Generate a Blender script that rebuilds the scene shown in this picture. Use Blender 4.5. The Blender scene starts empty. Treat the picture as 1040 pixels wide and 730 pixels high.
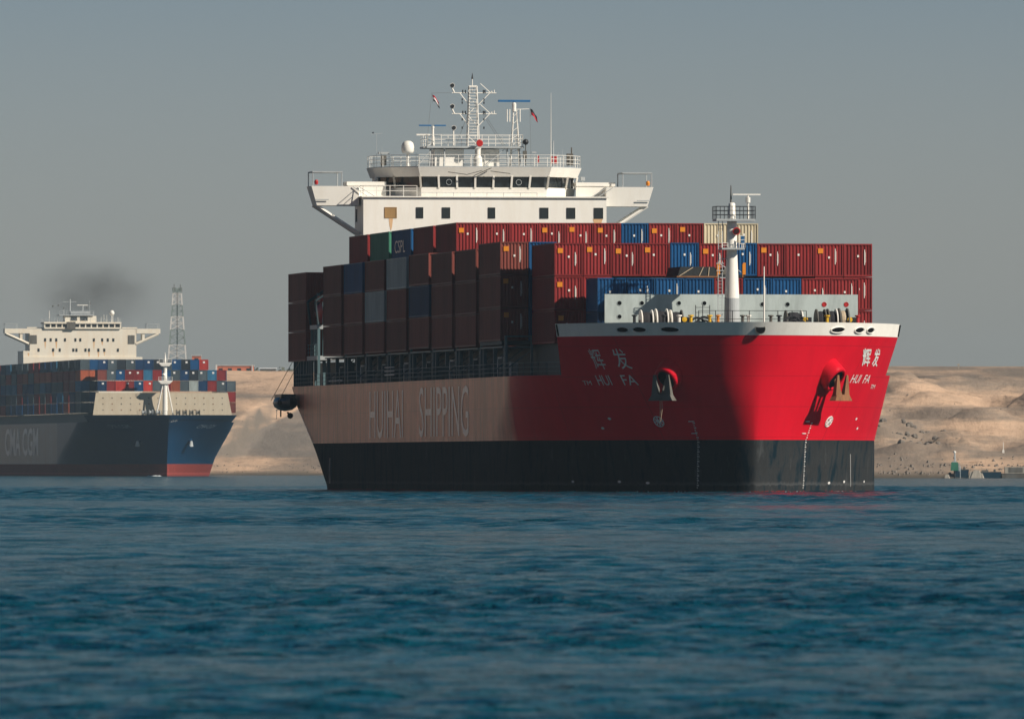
import bpy, bmesh, math, random
import numpy as np
from mathutils import Vector, Matrix, noise as mnoise
R = math.radians
scene = bpy.context.scene
COL = scene.collection

# ------------------------------------------------------------------ camera, sky, sun, exposure
cd = bpy.data.cameras.new('camera'); cam = bpy.data.objects.new('camera', cd); COL.objects.link(cam)
cam.location = (0, 0, 1.98); cam.rotation_euler = (R(90 + 0.516), 0, 0)
cd.sensor_width = 36; cd.lens = 426.5; cd.clip_start = 0.5; cd.clip_end = 40000
cd.dof.use_dof = True; cd.dof.focus_distance = 1040; cd.dof.aperture_fstop = 7.1
scene.camera = cam
SUN_AZ, SUN_EL = 62.0, 33.0            # degrees to the right of straight behind the camera, above the horizon
sv = Vector((math.sin(R(SUN_AZ)) * math.cos(R(SUN_EL)), -math.cos(R(SUN_AZ)) * math.cos(R(SUN_EL)), math.sin(R(SUN_EL))))
sl = bpy.data.lights.new('sun', 'SUN'); sun = bpy.data.objects.new('sun', sl); COL.objects.link(sun)
sl.energy = 5.0; sl.angle = R(0.53); sl.color = (1.0, 0.90, 0.77)
sun.rotation_euler = (-sv).to_track_quat('-Z', 'Y').to_euler(); sun.location = (200, -100, 300)
w = bpy.data.worlds.new('World'); scene.world = w; w.use_nodes = True
nt = w.node_tree; bg = nt.nodes['Background']
sky = nt.nodes.new('ShaderNodeTexSky'); sky.sky_type = 'NISHITA'; sky.sun_disc = False
sky.sun_elevation = R(SUN_EL); sky.sun_rotation = R(180 - SUN_AZ)
sky.air_density = 1.0; sky.dust_density = 1.5; sky.ozone_density = 1.5; sky.altitude = 0
hs = nt.nodes.new('ShaderNodeHueSaturation'); hs.inputs['Saturation'].default_value = 0.75
nt.links.new(sky.outputs[0], hs.inputs['Color'])
tcw = nt.nodes.new('ShaderNodeTexCoord'); sz = nt.nodes.new('ShaderNodeSeparateXYZ'); nt.links.new(tcw.outputs['Generated'], sz.inputs[0])
zr = nt.nodes.new('ShaderNodeValToRGB'); nt.links.new(sz.outputs[2], zr.inputs[0]); e_ = zr.color_ramp.elements
e_[0].position = 0.0; e_[0].color = (0.885, 0.855, 0.89, 1); e_[1].position = 0.7; e_[1].color = (0.045, 0.07, 0.11, 1)
for p_, c_ in ((0.042, (0.36, 0.445, 0.59, 1)), (0.065, (0.36, 0.44, 0.53, 1)), (0.12, (0.08, 0.24, 0.35, 1)), (0.30, (0.018, 0.09, 0.18, 1))):
    x_ = e_.new(p_); x_.color = c_
mx = nt.nodes.new('ShaderNodeMix'); mx.data_type = 'RGBA'; mx.blend_type = 'MULTIPLY'; mx.inputs[0].default_value = 1
nt.links.new(hs.outputs[0], mx.inputs[6]); nt.links.new(zr.outputs[0], mx.inputs[7])
nt.links.new(mx.outputs[2], bg.inputs['Color']); bg.inputs['Strength'].default_value = 0.132
scene.view_settings.view_transform = 'Standard'; scene.view_settings.look = 'None'
scene.view_settings.gamma = 1; scene.view_settings.exposure = 0.18; scene.view_settings.use_curve_mapping = False
scene.render.engine = 'CYCLES'
scene.cycles.volume_bounces = 0; scene.cycles.max_bounces = 6

# ------------------------------------------------------------------ helpers
def tag(o, label=None, cat=None, group=None, kind=None):
    if label: o['label'] = label
    if cat: o['category'] = cat
    if group: o['group'] = group
    if kind: o['kind'] = kind
    return o
def empty(name, loc=(0, 0, 0), rz=0, parent=None):
    o = bpy.data.objects.new(name, None); COL.objects.link(o); o.location = loc; o.rotation_euler = (0, 0, rz)
    o.empty_display_size = 1
    if parent: o.parent = parent
    return o
class MB:
    solid = True
    def __init__(s): s.v = []; s.f = []
    def add(s, vs, fs):
        b = len(s.v); s.cuts = getattr(s, 'cuts', []); s.cuts.append((b, len(s.f))); s.v += [tuple(v) for v in vs]; s.f += [tuple(b + i for i in f) for f in fs]; return s
    def box(s, x0, x1, y0, y1, z0, z1):
        return s.add([(x0,y0,z0),(x1,y0,z0),(x1,y1,z0),(x0,y1,z0),(x0,y0,z1),(x1,y0,z1),(x1,y1,z1),(x0,y1,z1)],
            [(0,3,2,1),(4,5,6,7),(0,1,5,4),(1,2,6,5),(2,3,7,6),(3,0,4,7)])
    def hexa(s, lo, hi):     # two 4-point loops
        return s.add(list(lo) + list(hi), [(0,3,2,1),(4,5,6,7),(0,1,5,4),(1,2,6,5),(2,3,7,6),(3,0,4,7)])
    def tube(s, p, q, r, n=6, r2=None, cap=True):
        p = Vector(p); q = Vector(q); d = (q - p).normalized()
        a = d.orthogonal().normalized(); b = d.cross(a); r2 = r if r2 is None else r2
        vs = [p + (a * math.cos(2*math.pi*i/n) + b * math.sin(2*math.pi*i/n)) * r for i in range(n)]
        vs += [q + (a * math.cos(2*math.pi*i/n) + b * math.sin(2*math.pi*i/n)) * r2 for i in range(n)]
        fs = [(i, (i+1) % n, n + (i+1) % n, n + i) for i in range(n)]
        if cap: fs += [tuple(range(n-1, -1, -1)), tuple(range(n, 2*n))]
        return s.add(vs, fs)
    def path(s, pts, r, n=5):
        for a, b in zip(pts[:-1], pts[1:]): s.tube(a, b, r, n)
        return s
    def lathe(s, prof, c=(0, 0, 0), axis='z', n=20):
        vs = []; m = len(prof)
        for i in range(n):
            ca, sa = math.cos(2*math.pi*i/n), math.sin(2*math.pi*i/n)
            for r, h in prof:
                p = (r*ca, r*sa, h) if axis == 'z' else ((h, r*ca, r*sa) if axis == 'x' else (r*sa, h, r*ca))
                vs.append((p[0]+c[0], p[1]+c[1], p[2]+c[2]))
        fs = [(i*m+j, ((i+1) % n)*m+j, ((i+1) % n)*m+j+1, i*m+j+1) for i in range(n) for j in range(m-1)]
        if prof[0] != prof[-1]: fs += [tuple(i*m for i in range(n-1, -1, -1)), tuple(i*m+m-1 for i in range(n))]
        return s.add(vs, fs)
    def prism(s, poly, z0, z1, top=None):   # poly: (x,y) ccw; top may be another polygon
        n = len(poly); top = top or poly
        return s.add([(x, y, z0) for x, y in poly] + [(x, y, z1) for x, y in top],
            [tuple(range(n-1, -1, -1)), tuple(range(n, 2*n))] + [(i, (i+1) % n, n+(i+1) % n, n+i) for i in range(n)])
    def rail(s, pts, h=1.05, step=1.5, r=0.03, bars=3):
        for a, b in zip(pts[:-1], pts[1:]):
            a = Vector(a); b = Vector(b); L = (b-a).length; k = max(1, round(L/step))
            for i in range(k+1):
                p = a.lerp(b, i/k); s.tube(p, p + Vector((0,0,h)), r, 4)
            for j in range(1, bars+1):
                z = Vector((0,0,h*j/bars)); s.tube(a+z, b+z, r*0.8, 4)
        return s
    def builds(s, name, mat, parent=None):      # every shape its own object
        ends = s.cuts[1:]+[(len(s.v), len(s.f))]; out = []
        for (v0, f0), (v1, f1) in zip(s.cuts, ends):
            q = MB(); q.v = s.v[v0:v1]; q.f = [tuple(i-v0 for i in f) for f in s.f[f0:f1]]; out.append(q.build(name, mat, parent))
        return out
    def build(s, name, mat, parent=None, smooth=False):
        me = bpy.data.meshes.new(name); me.from_pydata(s.v, [], s.f); me.validate(); me.update()
        if s.solid and len(s.f) > 5:
            b_ = bmesh.new(); b_.from_mesh(me); bmesh.ops.recalc_face_normals(b_, faces=b_.faces); b_.to_mesh(me); b_.free()
        if smooth: me.polygons.foreach_set('use_smooth', [True]*len(me.polygons))
        me.materials.append(mat)
        o = bpy.data.objects.new(name, me); COL.objects.link(o)
        if parent: o.parent = parent
        return o

# ------------------------------------------------------------------ materials
def nodes_of(m):
    m.use_nodes = True; n = m.node_tree.nodes; return n, m.node_tree.links, n['Principled BSDF']
def ramp(n, stops):
    r = n.new('ShaderNodeValToRGB'); e = r.color_ramp.elements
    while len(e) > 1: e.remove(e[-1])
    e[0].position = stops[0][0]; e[0].color = (*stops[0][1], 1)
    for p, c in stops[1:]:
        x = e.new(p); x.color = (*c, 1)
    return r
def mixc(n, l, fac, a, b, mode='MIX'):
    m = n.new('ShaderNodeMix'); m.data_type = 'RGBA'; m.blend_type = mode
    for sock, v in ((m.inputs[0], fac), (m.inputs[6], a), (m.inputs[7], b)):
        if hasattr(v, 'is_linked') or hasattr(v, 'links'): l.new(v, sock)
        elif isinstance(v, (int, float)): sock.default_value = v
        else: sock.default_value = (*v, 1)
    return m.outputs[2]
def noise_tex(n, l, scale, vec=None, detail=4, rough=0.6):
    t = n.new('ShaderNodeTexNoise'); t.inputs['Scale'].default_value = scale
    t.inputs['Detail'].default_value = detail; t.inputs['Roughness'].default_value = rough
    if vec is not None: l.new(vec, t.inputs['Vector'])
    return t.outputs[0]
def mapped(n, l, scale, coord='Object', loc=(0, 0, 0)):
    tc = n.new('ShaderNodeTexCoord'); mp = n.new('ShaderNodeMapping'); mp.inputs['Scale'].default_value = scale
    mp.inputs['Location'].default_value = loc
    l.new(tc.outputs[coord], mp.inputs['Vector']); return mp.outputs[0]
def paint(name, col, rough=0.55, dirt=0.25, dcol=None, metal=0.0, scale=1.2, spec=0.3, rand=0.0, wavy=False):
    m = bpy.data.materials.new(name); n, l, p = nodes_of(m)
    dcol = dcol or tuple(c*0.45 for c in col)
    v = mapped(n, l, (1, 1, 0.25)); f = noise_tex(n, l, scale, v, 5, 0.65)
    rr = ramp(n, [(0.42, (0, 0, 0)), (0.75, (1, 1, 1))]); l.new(f, rr.inputs[0])
    mm = n.new('ShaderNodeMath'); mm.operation = 'MULTIPLY'; l.new(rr.outputs[0], mm.inputs[0]); mm.inputs[1].default_value = dirt*2
    c = mixc(n, l, mm.outputs[0], col, dcol)
    if rand:
        oi = n.new('ShaderNodeObjectInfo'); mr = n.new('ShaderNodeMapRange')
        mr.inputs[3].default_value = 1 - rand; mr.inputs[4].default_value = 1 + rand
        l.new(oi.outputs['Random'], mr.inputs[0])
        h = n.new('ShaderNodeHueSaturation'); l.new(c, h.inputs['Color']); l.new(mr.outputs[0], h.inputs['Value'])
        h.inputs['Fac'].default_value = 1; c = h.outputs[0]
    l.new(c, p.inputs['Base Color'])
    p.inputs['Roughness'].default_value = rough; p.inputs['Metallic'].default_value = metal
    p.inputs['Specular IOR Level'].default_value = spec
    if wavy:
        bp = n.new('ShaderNodeBump'); bp.inputs['Strength'].default_value = 0.25; bp.inputs['Distance'].default_value = 0.06
        l.new(noise_tex(n, l, 1.0, mapped(n, l, (0.35, 0.35, 0.25)), 3, 0.5), bp.inputs['Height']); l.new(bp.outputs[0], p.inputs['Normal'])
    return m
def math_node(n, l, op, a, b=None, c=None):
    m = n.new('ShaderNodeMath'); m.operation = op
    for i, v in enumerate((a, b, c)):
        if v is None: continue
        if isinstance(v, (int, float)): m.inputs[i].default_value = v
        else: l.new(v, m.inputs[i])
    return m.outputs[0]
def hull_mat(name, top, worn_reflect, low, boot, zlow, zboot, xfade, lowpatch, sheen=(1, 1, 1), aftspec=0.26):
    m = bpy.data.materials.new(name); n, l, p = nodes_of(m)
    tc = n.new('ShaderNodeTexCoord'); sx = n.new('ShaderNodeSeparateXYZ'); l.new(tc.outputs['Object'], sx.inputs[0])
    streak = noise_tex(n, l, 1.0, mapped(n, l, (0.55, 0.55, 0.06)), 6, 0.65)
    blot = noise_tex(n, l, 1.0, mapped(n, l, (0.22, 0.22, 0.35)), 6, 0.7)
    fine = noise_tex(n, l, 1.0, mapped(n, l, (2.5, 2.5, 0.5)), 4, 0.6)
    # faded aft paint with rust streaks, lightened to hold reflected bank light
    rs = ramp(n, [(0.38, tuple(c*0.48 for c in worn_reflect)), (0.5, tuple(c*0.85 for c in worn_reflect)), (0.66, tuple(min(1, c*1.15) for c in worn_reflect))]); l.new(streak, rs.inputs[0])
    rb = ramp(n, [(0.45, (0, 0, 0)), (0.70, (1, 1, 1))]); l.new(blot, rb.inputs[0])
    rbm = math_node(n, l, 'MULTIPLY', rb.outputs[0], 0.8)
    aft = mixc(n, l, rbm, rs.outputs[0], (worn_reflect[0]*0.66, worn_reflect[1]*0.58, worn_reflect[2]*0.5))
    # seams of the plating
    # fresh paint forward
    fr = ramp(n, [(0.3, tuple(c*0.88 for c in top)), (0.6, top)]); l.new(streak, fr.inputs[0])
    xw = math_node(n, l, 'ADD', sx.outputs[0], math_node(n, l, 'MULTIPLY', math_node(n, l, 'SUBTRACT', fine, 0.5), 1.2))
    ff = n.new('ShaderNodeMapRange'); l.new(xw, ff.inputs[0]); ff.inputs[1].default_value = xfade - 1.2; ff.inputs[2].default_value = xfade + 0.8
    # port side keeps fresh paint as seen at the bow
    upper = mixc(n, l, ff.outputs[0], aft, fr.outputs[0])
    seam = n.new('ShaderNodeTexBrick'); l.new(mapped(n, l, (1, 1, 1)), seam.inputs['Vector'])
    vst = noise_tex(n, l, 1.0, mapped(n, l, (0.9, 0.9, 0.22), loc=(2, 7, 1)), 7, 0.7)
    lw = ramp(n, [(0.38, low), (0.50, lowpatch), (0.58, tuple(c*0.8 for c in lowpatch)), (0.68, tuple(min(1, c*1.7) for c in lowpatch))]); l.new(vst, lw.inputs[0])
    lws = mixc(n, l, math_node(n, l, 'MULTIPLY', streak, 0.5), lw.outputs[0], tuple(c*0.6 for c in low))
    zn = math_node(n, l, 'ADD', sx.outputs[2], math_node(n, l, 'MULTIPLY', math_node(n, l, 'SUBTRACT', fine, 0.5), 0.5))
    # pale salt line above the boot top
    sc = ramp(n, [(0.0, (0, 0, 0)), (0.35, (0, 0, 0)), (0.42, (1, 1, 1)), (0.6, (0, 0, 0))])
    l.new(math_node(n, l, 'DIVIDE', zn, 1.6), sc.inputs[0])
    lws = mixc(n, l, math_node(n, l, 'MULTIPLY', sc.outputs[0], 0.35), lws, tuple(min(1, c*2.2+0.03) for c in lowpatch))
    zb = math_node(n, l, 'GREATER_THAN', sx.outputs[2], zlow)
    c = mixc(n, l, zb, lws, upper)
    bb = math_node(n, l, 'GREATER_THAN', zn, zboot)
    c = mixc(n, l, bb, boot, c)
    n.remove(seam)
    # plate seams: strakes and butts, a slightly darker line each
    def seam_line(sock, period, width):
        f_ = math_node(n, l, 'FRACT', math_node(n, l, 'DIVIDE', math_node(n, l, 'ADD', sock, 500.3), period))
        return math_node(n, l, 'LESS_THAN', f_, width/period)
    sm_ = math_node(n, l, 'MAXIMUM', seam_line(sx.outputs[2], 2.55, 0.05), seam_line(sx.outputs[0], 11.7, 0.09))
    c = mixc(n, l, math_node(n, l, 'MULTIPLY', sm_, 0.28), c, (0.02, 0.015, 0.015))
    tn_ = mixc(n, l, math_node(n, l, 'MULTIPLY', zb, math_node(n, l, 'SUBTRACT', 1.0, ff.outputs[0])), (1, 1, 1), sheen)
    l.new(tn_, p.inputs['Specular Tint'])
    l.new(c, p.inputs['Base Color'])
    rr = n.new('ShaderNodeMapRange'); l.new(ff.outputs[0], rr.inputs[0]); rr.inputs[3].default_value = 0.36; rr.inputs[4].default_value = 0.40
    l.new(math_node(n, l, 'MAXIMUM', rr.outputs[0], math_node(n, l, 'MULTIPLY', math_node(n, l, 'SUBTRACT', 1.0, zb), 0.75)), p.inputs['Roughness']); sl_ = n.new('ShaderNodeMapRange'); l.new(ff.outputs[0], sl_.inputs[0]); sl_.inputs[3].default_value = aftspec; sl_.inputs[4].default_value = 0.06; l.new(math_node(n, l, 'MULTIPLY', sl_.outputs[0], math_node(n, l, 'MULTIPLY_ADD', zb, 0.92, 0.08)), p.inputs['Specular IOR Level'])
    bp = n.new('ShaderNodeBump'); bp.inputs['Strength'].default_value = 0.25; bp.inputs['Distance'].default_value = 0.06
    l.new(noise_tex(n, l, 1.0, mapped(n, l, (0.35, 0.35, 0.25)), 3, 0.5), bp.inputs['Height']); l.new(bp.outputs[0], p.inputs['Normal'])
    return m

M = {}
M['hull1'] = hull_mat('red_hull_paint', (0.62, 0.006, 0.022), (0.74, 0.25, 0.155), (0.008, 0.021, 0.031), (0.16, 0.02, 0.02), 4.4, 0.10, -9.4, (0.044, 0.045, 0.046), (1.0, 0.55, 0.42))
M['hull2'] = hull_mat('navy_hull_paint', (0.004, 0.036, 0.088), (0.018, 0.070, 0.125), (0.20, 0.040, 0.035), (0.16, 0.04, 0.035), 3.3, 0.2, -60.0, (0.24, 0.048, 0.040), aftspec=0.06)
M['white'] = paint('white_ship_paint', (0.84, 0.82, 0.76), 0.45, 0.12, (0.62, 0.54, 0.42))
M['rustywhite'] = paint('white_paint_with_rust', (0.76, 0.71, 0.60), 0.5, 0.15, (0.62, 0.42, 0.22), scale=0.5)
M['bulwark'] = paint('white_bulwark_paint', (0.84, 0.82, 0.76), 0.5, 0.15, (0.6, 0.57, 0.5))
M['grey'] = paint('light_grey_paint', (0.33, 0.36, 0.35), 0.5, 0.15, (0.26, 0.28, 0.27))
M['beige'] = paint('buff_plate_paint', (0.48, 0.42, 0.32), 0.6, 0.2, (0.36, 0.28, 0.18))
M['teal'] = paint('teal_grey_deck_steel', (0.10, 0.17, 0.19), 0.5, 0.3)
M['darkteal'] = paint('dark_teal_steel', (0.03, 0.05, 0.06), 0.6, 0.3)
M['palegrey'] = paint('pale_grey_steel', (0.42, 0.45, 0.46), 0.5, 0.2)
M['dark'] = paint('dark_steel', (0.02, 0.022, 0.026), 0.5, 0.2)
M['glass'] = paint('dark_window_glass', (0.012, 0.018, 0.022), 0.08, 0.0, spec=0.5)
M['black'] = paint('black_opening', (0.005, 0.005, 0.006), 0.9, 0.0, spec=0.02)
M['bluebar'] = paint('blue_radar_paint', (0.03, 0.14, 0.32), 0.4, 0.1)
M['redpaint'] = paint('red_equipment_paint', (0.45, 0.02, 0.02), 0.5, 0.2)
M['orange'] = paint('orange_paint', (0.75, 0.26, 0.02), 0.5, 0.15)
M['tan_cover'] = paint('tan_window_cover', (0.36, 0.22, 0.09), 0.7, 0.2)
M['rust'] = paint('rusty_iron', (0.26, 0.12, 0.055), 0.85, 0.5, (0.12, 0.055, 0.03), scale=2.5)
M['greyiron'] = paint('grey_iron', (0.13, 0.13, 0.12), 0.8, 0.4, (0.08, 0.06, 0.04))
M['letter'] = paint('white_hull_lettering', (0.72, 0.72, 0.70), 0.6, 0.2, (0.4, 0.35, 0.33))
M['oldletter'] = paint('worn_white_lettering', (0.86, 0.80, 0.75), 0.36, 0.4, (0.62, 0.50, 0.44), scale=0.8, spec=0.9, wavy=True)
M['faintletter'] = paint('faint_grey_lettering', (0.30, 0.36, 0.40), 0.38, 0.4, (0.15, 0.20, 0.24), spec=0.9, wavy=True)
M['rope'] = paint('pale_rope', (0.55, 0.45, 0.32), 0.9, 0.3)
M['darkrope'] = paint('dark_rope', (0.03, 0.03, 0.035), 0.9, 0.2)
M['yellow'] = paint('yellow_paint', (0.7, 0.42, 0.02), 0.5, 0.2)
M['boatnavy'] = paint('navy_boat_paint', (0.01, 0.035, 0.06), 0.35, 0.1)
M['green'] = paint('green_beacon_paint', (0.03, 0.22, 0.14), 0.5, 0.2)
M['concrete'] = paint('pale_concrete', (0.36, 0.33, 0.28), 0.9, 0.3)
M['brick'] = paint('orange_render', (0.52, 0.16, 0.09), 0.8, 0.2)
M['deck'] = paint('brown_deck', (0.12, 0.07, 0.05), 0.7, 0.3)
M['darkmatte'] = paint('dark_matte', (0.025, 0.028, 0.03), 0.8, 0.2)
M['lamp'] = paint('dark_lamp_glass', (0.03, 0.01, 0.01), 0.2, 0.0)
def cont(name, col, d=0.3): M[name] = paint(name + '_container_paint', col, 0.55, d, tuple(c*0.5+0.005 for c in col), rand=0.22, scale=0.9, spec=0.15)
cont('dark red', (0.235, 0.026, 0.027)); cont('brown', (0.21, 0.058, 0.046)); cont('blue', (0.010, 0.075, 0.20))
cont('navy blue', (0.012, 0.045, 0.12)); cont('cream', (0.62, 0.54, 0.38)); cont('grey', (0.40, 0.46, 0.45)); cont('green', (0.05, 0.20, 0.13))
cont('lime green', (0.25, 0.42, 0.16)); cont('bright red', (0.50, 0.05, 0.04)); cont('slate grey', (0.09, 0.12, 0.14)); cont('rust orange', (0.38, 0.10, 0.05)); cont('light blue', (0.04, 0.17, 0.30))
cont('charcoal', (0.025, 0.032, 0.042))

# ------------------------------------------------------------------ hull form
def interp(z, tab): return float(np.interp(z, [t[0] for t in tab], [t[1] for t in tab]))
H1 = dict(B=16.2, us=[(-2, 19.8), (4, 20.3), (10, 21.4), (13.1, 22.4), (14.3, 23.0)], uf=[(0, -16), (4.4, -19), (10, -9), (13.1, -4)],
          n=[(0, 1.80), (4.4, 2.05), (10, 1.90), (13, 2.08)], m=[(0, 0.73), (4.4, 0.69), (10, 0.56), (13.1, 0.58)],
          ua=[(0, -118), (4, -128), (8, -141), (10, -145)], ue=[(0, -147), (5, -149), (8, -149.5)], k=[(0, 0.75), (4, 0.5), (8, 0.15), (10, 0.05)])
H2 = dict(B=21.4, us=[(-2, 11), (4, 11.5), (12, 14), (16.5, 17)], uf=[(0, -75), (5, -60), (12, -25), (16.5, -8)],
          n=[(0, 1.9), (8, 2.0), (16.5, 2.2)], m=[(0, 1.0), (8, 0.95), (16.5, 0.75)],
          ua=[(0, -200), (14, -230)], ue=[(0, -260), (14, -270)], k=[(0, 0.7), (14, 0.05)])
def hb(S, u, z):
    us, uf, ua, ue = (interp(z, S[k]) for k in ('us', 'uf', 'ua', 'ue'))
    if u > uf:
        t = min(1, max(0, (us-u)/(us-uf))); return S['B']*(1-(1-t)**interp(z, S['n']))**interp(z, S['m'])
    if u < ua: return S['B']*(1-interp(z, S['k'])*((ua-u)/(ua-ue))**2)
    return S['B']
def hp(S, u, z, side): return Vector((u, side*hb(S, u, z), z))
def hn(S, u, z, side):
    du = hp(S, u+0.05, z, side)-hp(S, u-0.05, z, side); dz = hp(S, u, z+0.05, side)-hp(S, u, z-0.05, side)
    nn = du.cross(dz).normalized(); return nn if nn.y*side > 0 else -nn
def make_hull(S, ubreak, zdeck, zfc, mat, parent, levels, lean=0.6):
    mb = MB()
    for side in (-1, 1):
        cols = []
        for z in levels:
            us, uf, ua, ue = (interp(z, S[k]) for k in ('us', 'uf', 'ua', 'ue'))
            ub = ubreak-lean*max(0, min(zfc-z, zfc-zdeck))
            st = [us-(us-ub)*(1-math.cos(math.pi/2*i/26)) for i in range(27)]
            if z <= zdeck + 1e-6:
                st += [ub+(uf-ub)*i/14 for i in range(1, 15)]
                st += [uf+(ua-uf)*i/16 for i in range(1, 17)]
                st += [ua+(ue-ua)*i/12 for i in range(1, 13)]
            cols.append([hp(S, u, z, side) for u in st])
        base = [];
        for c in cols: base.append(len(mb.v)); mb.v += [tuple(p) for p in c]
        for i in range(len(cols)-1):
            k = min(len(cols[i]), len(cols[i+1]))
            for j in range(k-1):
                a, b, c, d = base[i]+j, base[i]+j+1, base[i+1]+j+1, base[i+1]+j
                mb.f.append((a, d, c, b) if side < 0 else (a, b, c, d))
        if side < 0: left = (cols, base)
    # transom
    for i in range(len(levels)-1):
        if levels[i+1] > zdeck+1e-6: break
        z0, z1 = levels[i], levels[i+1]
        pts = [hp(S, interp(z0, S['ue']), z0, -1), hp(S, interp(z0, S['ue']), z0, 1), hp(S, interp(z1, S['ue']), z1, 1), hp(S, interp(z1, S['ue']), z1, -1)]
        mb.add(pts, [(0, 1, 2, 3)])
    # break bulkhead
    ul = ubreak-lean*(zfc-zdeck); b0, b1 = hb(S, ul, zdeck), hb(S, ubreak, zfc)
    mb.add([(ul, -b0, zdeck), (ul, b0, zdeck), (ubreak, b1, zfc), (ubreak, -b1, zfc)], [(0, 3, 2, 1)])
    mb.solid = False; o = mb.build('hull', mat, parent, smooth=True)
    b_ = bmesh.new(); b_.from_mesh(o.data); bmesh.ops.remove_doubles(b_, verts=[v for v in b_.verts if abs(v.co.y) < 0.01], dist=0.004); b_.to_mesh(o.data); b_.free()
    return o
def make_deck(S, z, u0, u1, mat, parent, name, inset=0.1):
    us = [u0+(u1-u0)*i/60 for i in range(61)]
    L = [(u, -max(0, hb(S, u, z)-inset), z) for u in us]; Rr = [(u, max(0, hb(S, u, z)-inset), z) for u in us]
    mb = MB(); b = mb.add(L+Rr, [(i, i+1, 61+i+1, 61+i) for i in range(60)])
    return mb.build(name, mat, parent)
def strip(S, z0, z1, u1, mat, parent, name, thick=0.15, ztop=None, n=60, flare=0.0):
    mb = MB()
    for side in (-1, 1):
        rows = []
        for i in range(n+1):
            r = []
            for z, off in ((z0, 0), (z1, flare), (z1, flare-thick), (z0, -thick)):
                us = interp(z, S['us']); u = us-(us-u1)*(1-math.cos(math.pi/2*i/n))
                p = hp(S, u, z, side); 
                q = Vector((p.x, p.y, p.z)); nn = hn(S, max(u1, min(u, us-0.08)), z, side); nn.z = 0; nn.normalize()
                q += nn*(off+0.012)
                if i == 0: q.y = 0; q.x = us+off+0.012
                r.append(q)
            rows.append(r)
        b = len(mb.v)
        for r in rows: mb.v += [tuple(p) for p in r]
        for i in range(n):
            for j in range(4):
                a, c = b+i*4+j, b+i*4+(j+1) % 4
                mb.f.append((a, a+4, c+4, c) if side < 0 else (a, c, c+4, a+4))
        e = b+n*4; mb.f.append((e, e+1, e+2, e+3))
    return mb.build(name, mat, parent, smooth=False)
def hull_patch(S, u, z, side, ru, rz, off, n=18, skew=0.0):    # an ellipse lying on the plating
    c = []; mid = hp(S, u, z, side)+hn(S, u, z, side)*off
    for i in range(n):
        a = 2*math.pi*i/n; uu = u+ru*math.cos(a)+skew*math.sin(a); zz = z+rz*math.sin(a)
        c.append(hp(S, uu, zz, side)+hn(S, uu, zz, side)*off)
    return [mid]+c, [(0, 1+i, 1+(i+1) % n) for i in range(n)]
def text_mesh(txt, bold=0.0):
    c = bpy.data.curves.new('t', 'FONT'); c.body = txt; c.size = 1; c.offset = bold; c.resolution_u = 3
    o = bpy.data.objects.new('t', c); COL.objects.link(o); bpy.context.view_layer.update()
    me = bpy.data.meshes.new_from_object(o.evaluated_get(bpy.context.evaluated_depsgraph_get()))
    v = [(p.co.x, p.co.y) for p in me.vertices]; f = [tuple(p.vertices) for p in me.polygons]
    bpy.data.objects.remove(o); bpy.data.curves.remove(c); bpy.data.meshes.remove(me)
    return v, f
def hull_text(S, txt, u0, u1, z0, z1, side, mat, parent, name='lettering', off=0.03, bold=0.0, slant=0.0, letterwise=True):
    v, f = text_mesh(txt, bold)
    if not v: return None
    xs = [p[0] for p in v]; ys = [p[1] for p in v]; x0, x1, y0, y1 = min(xs), max(xs), min(ys), max(ys)
    pts = []
    for x, y in v:
        u = u0+(u1-u0)*(x-x0)/(x1-x0) + slant*(y-y0)/(y1-y0); z = z0+(z1-z0)*(y-y0)/(y1-y0)
        pts.append(hp(S, u, z, side)+hn(S, u, z, side)*off)
    mb = MB(); mb.solid = False; mb.add(pts, f); return mb.build(name, mat, parent)

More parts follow.
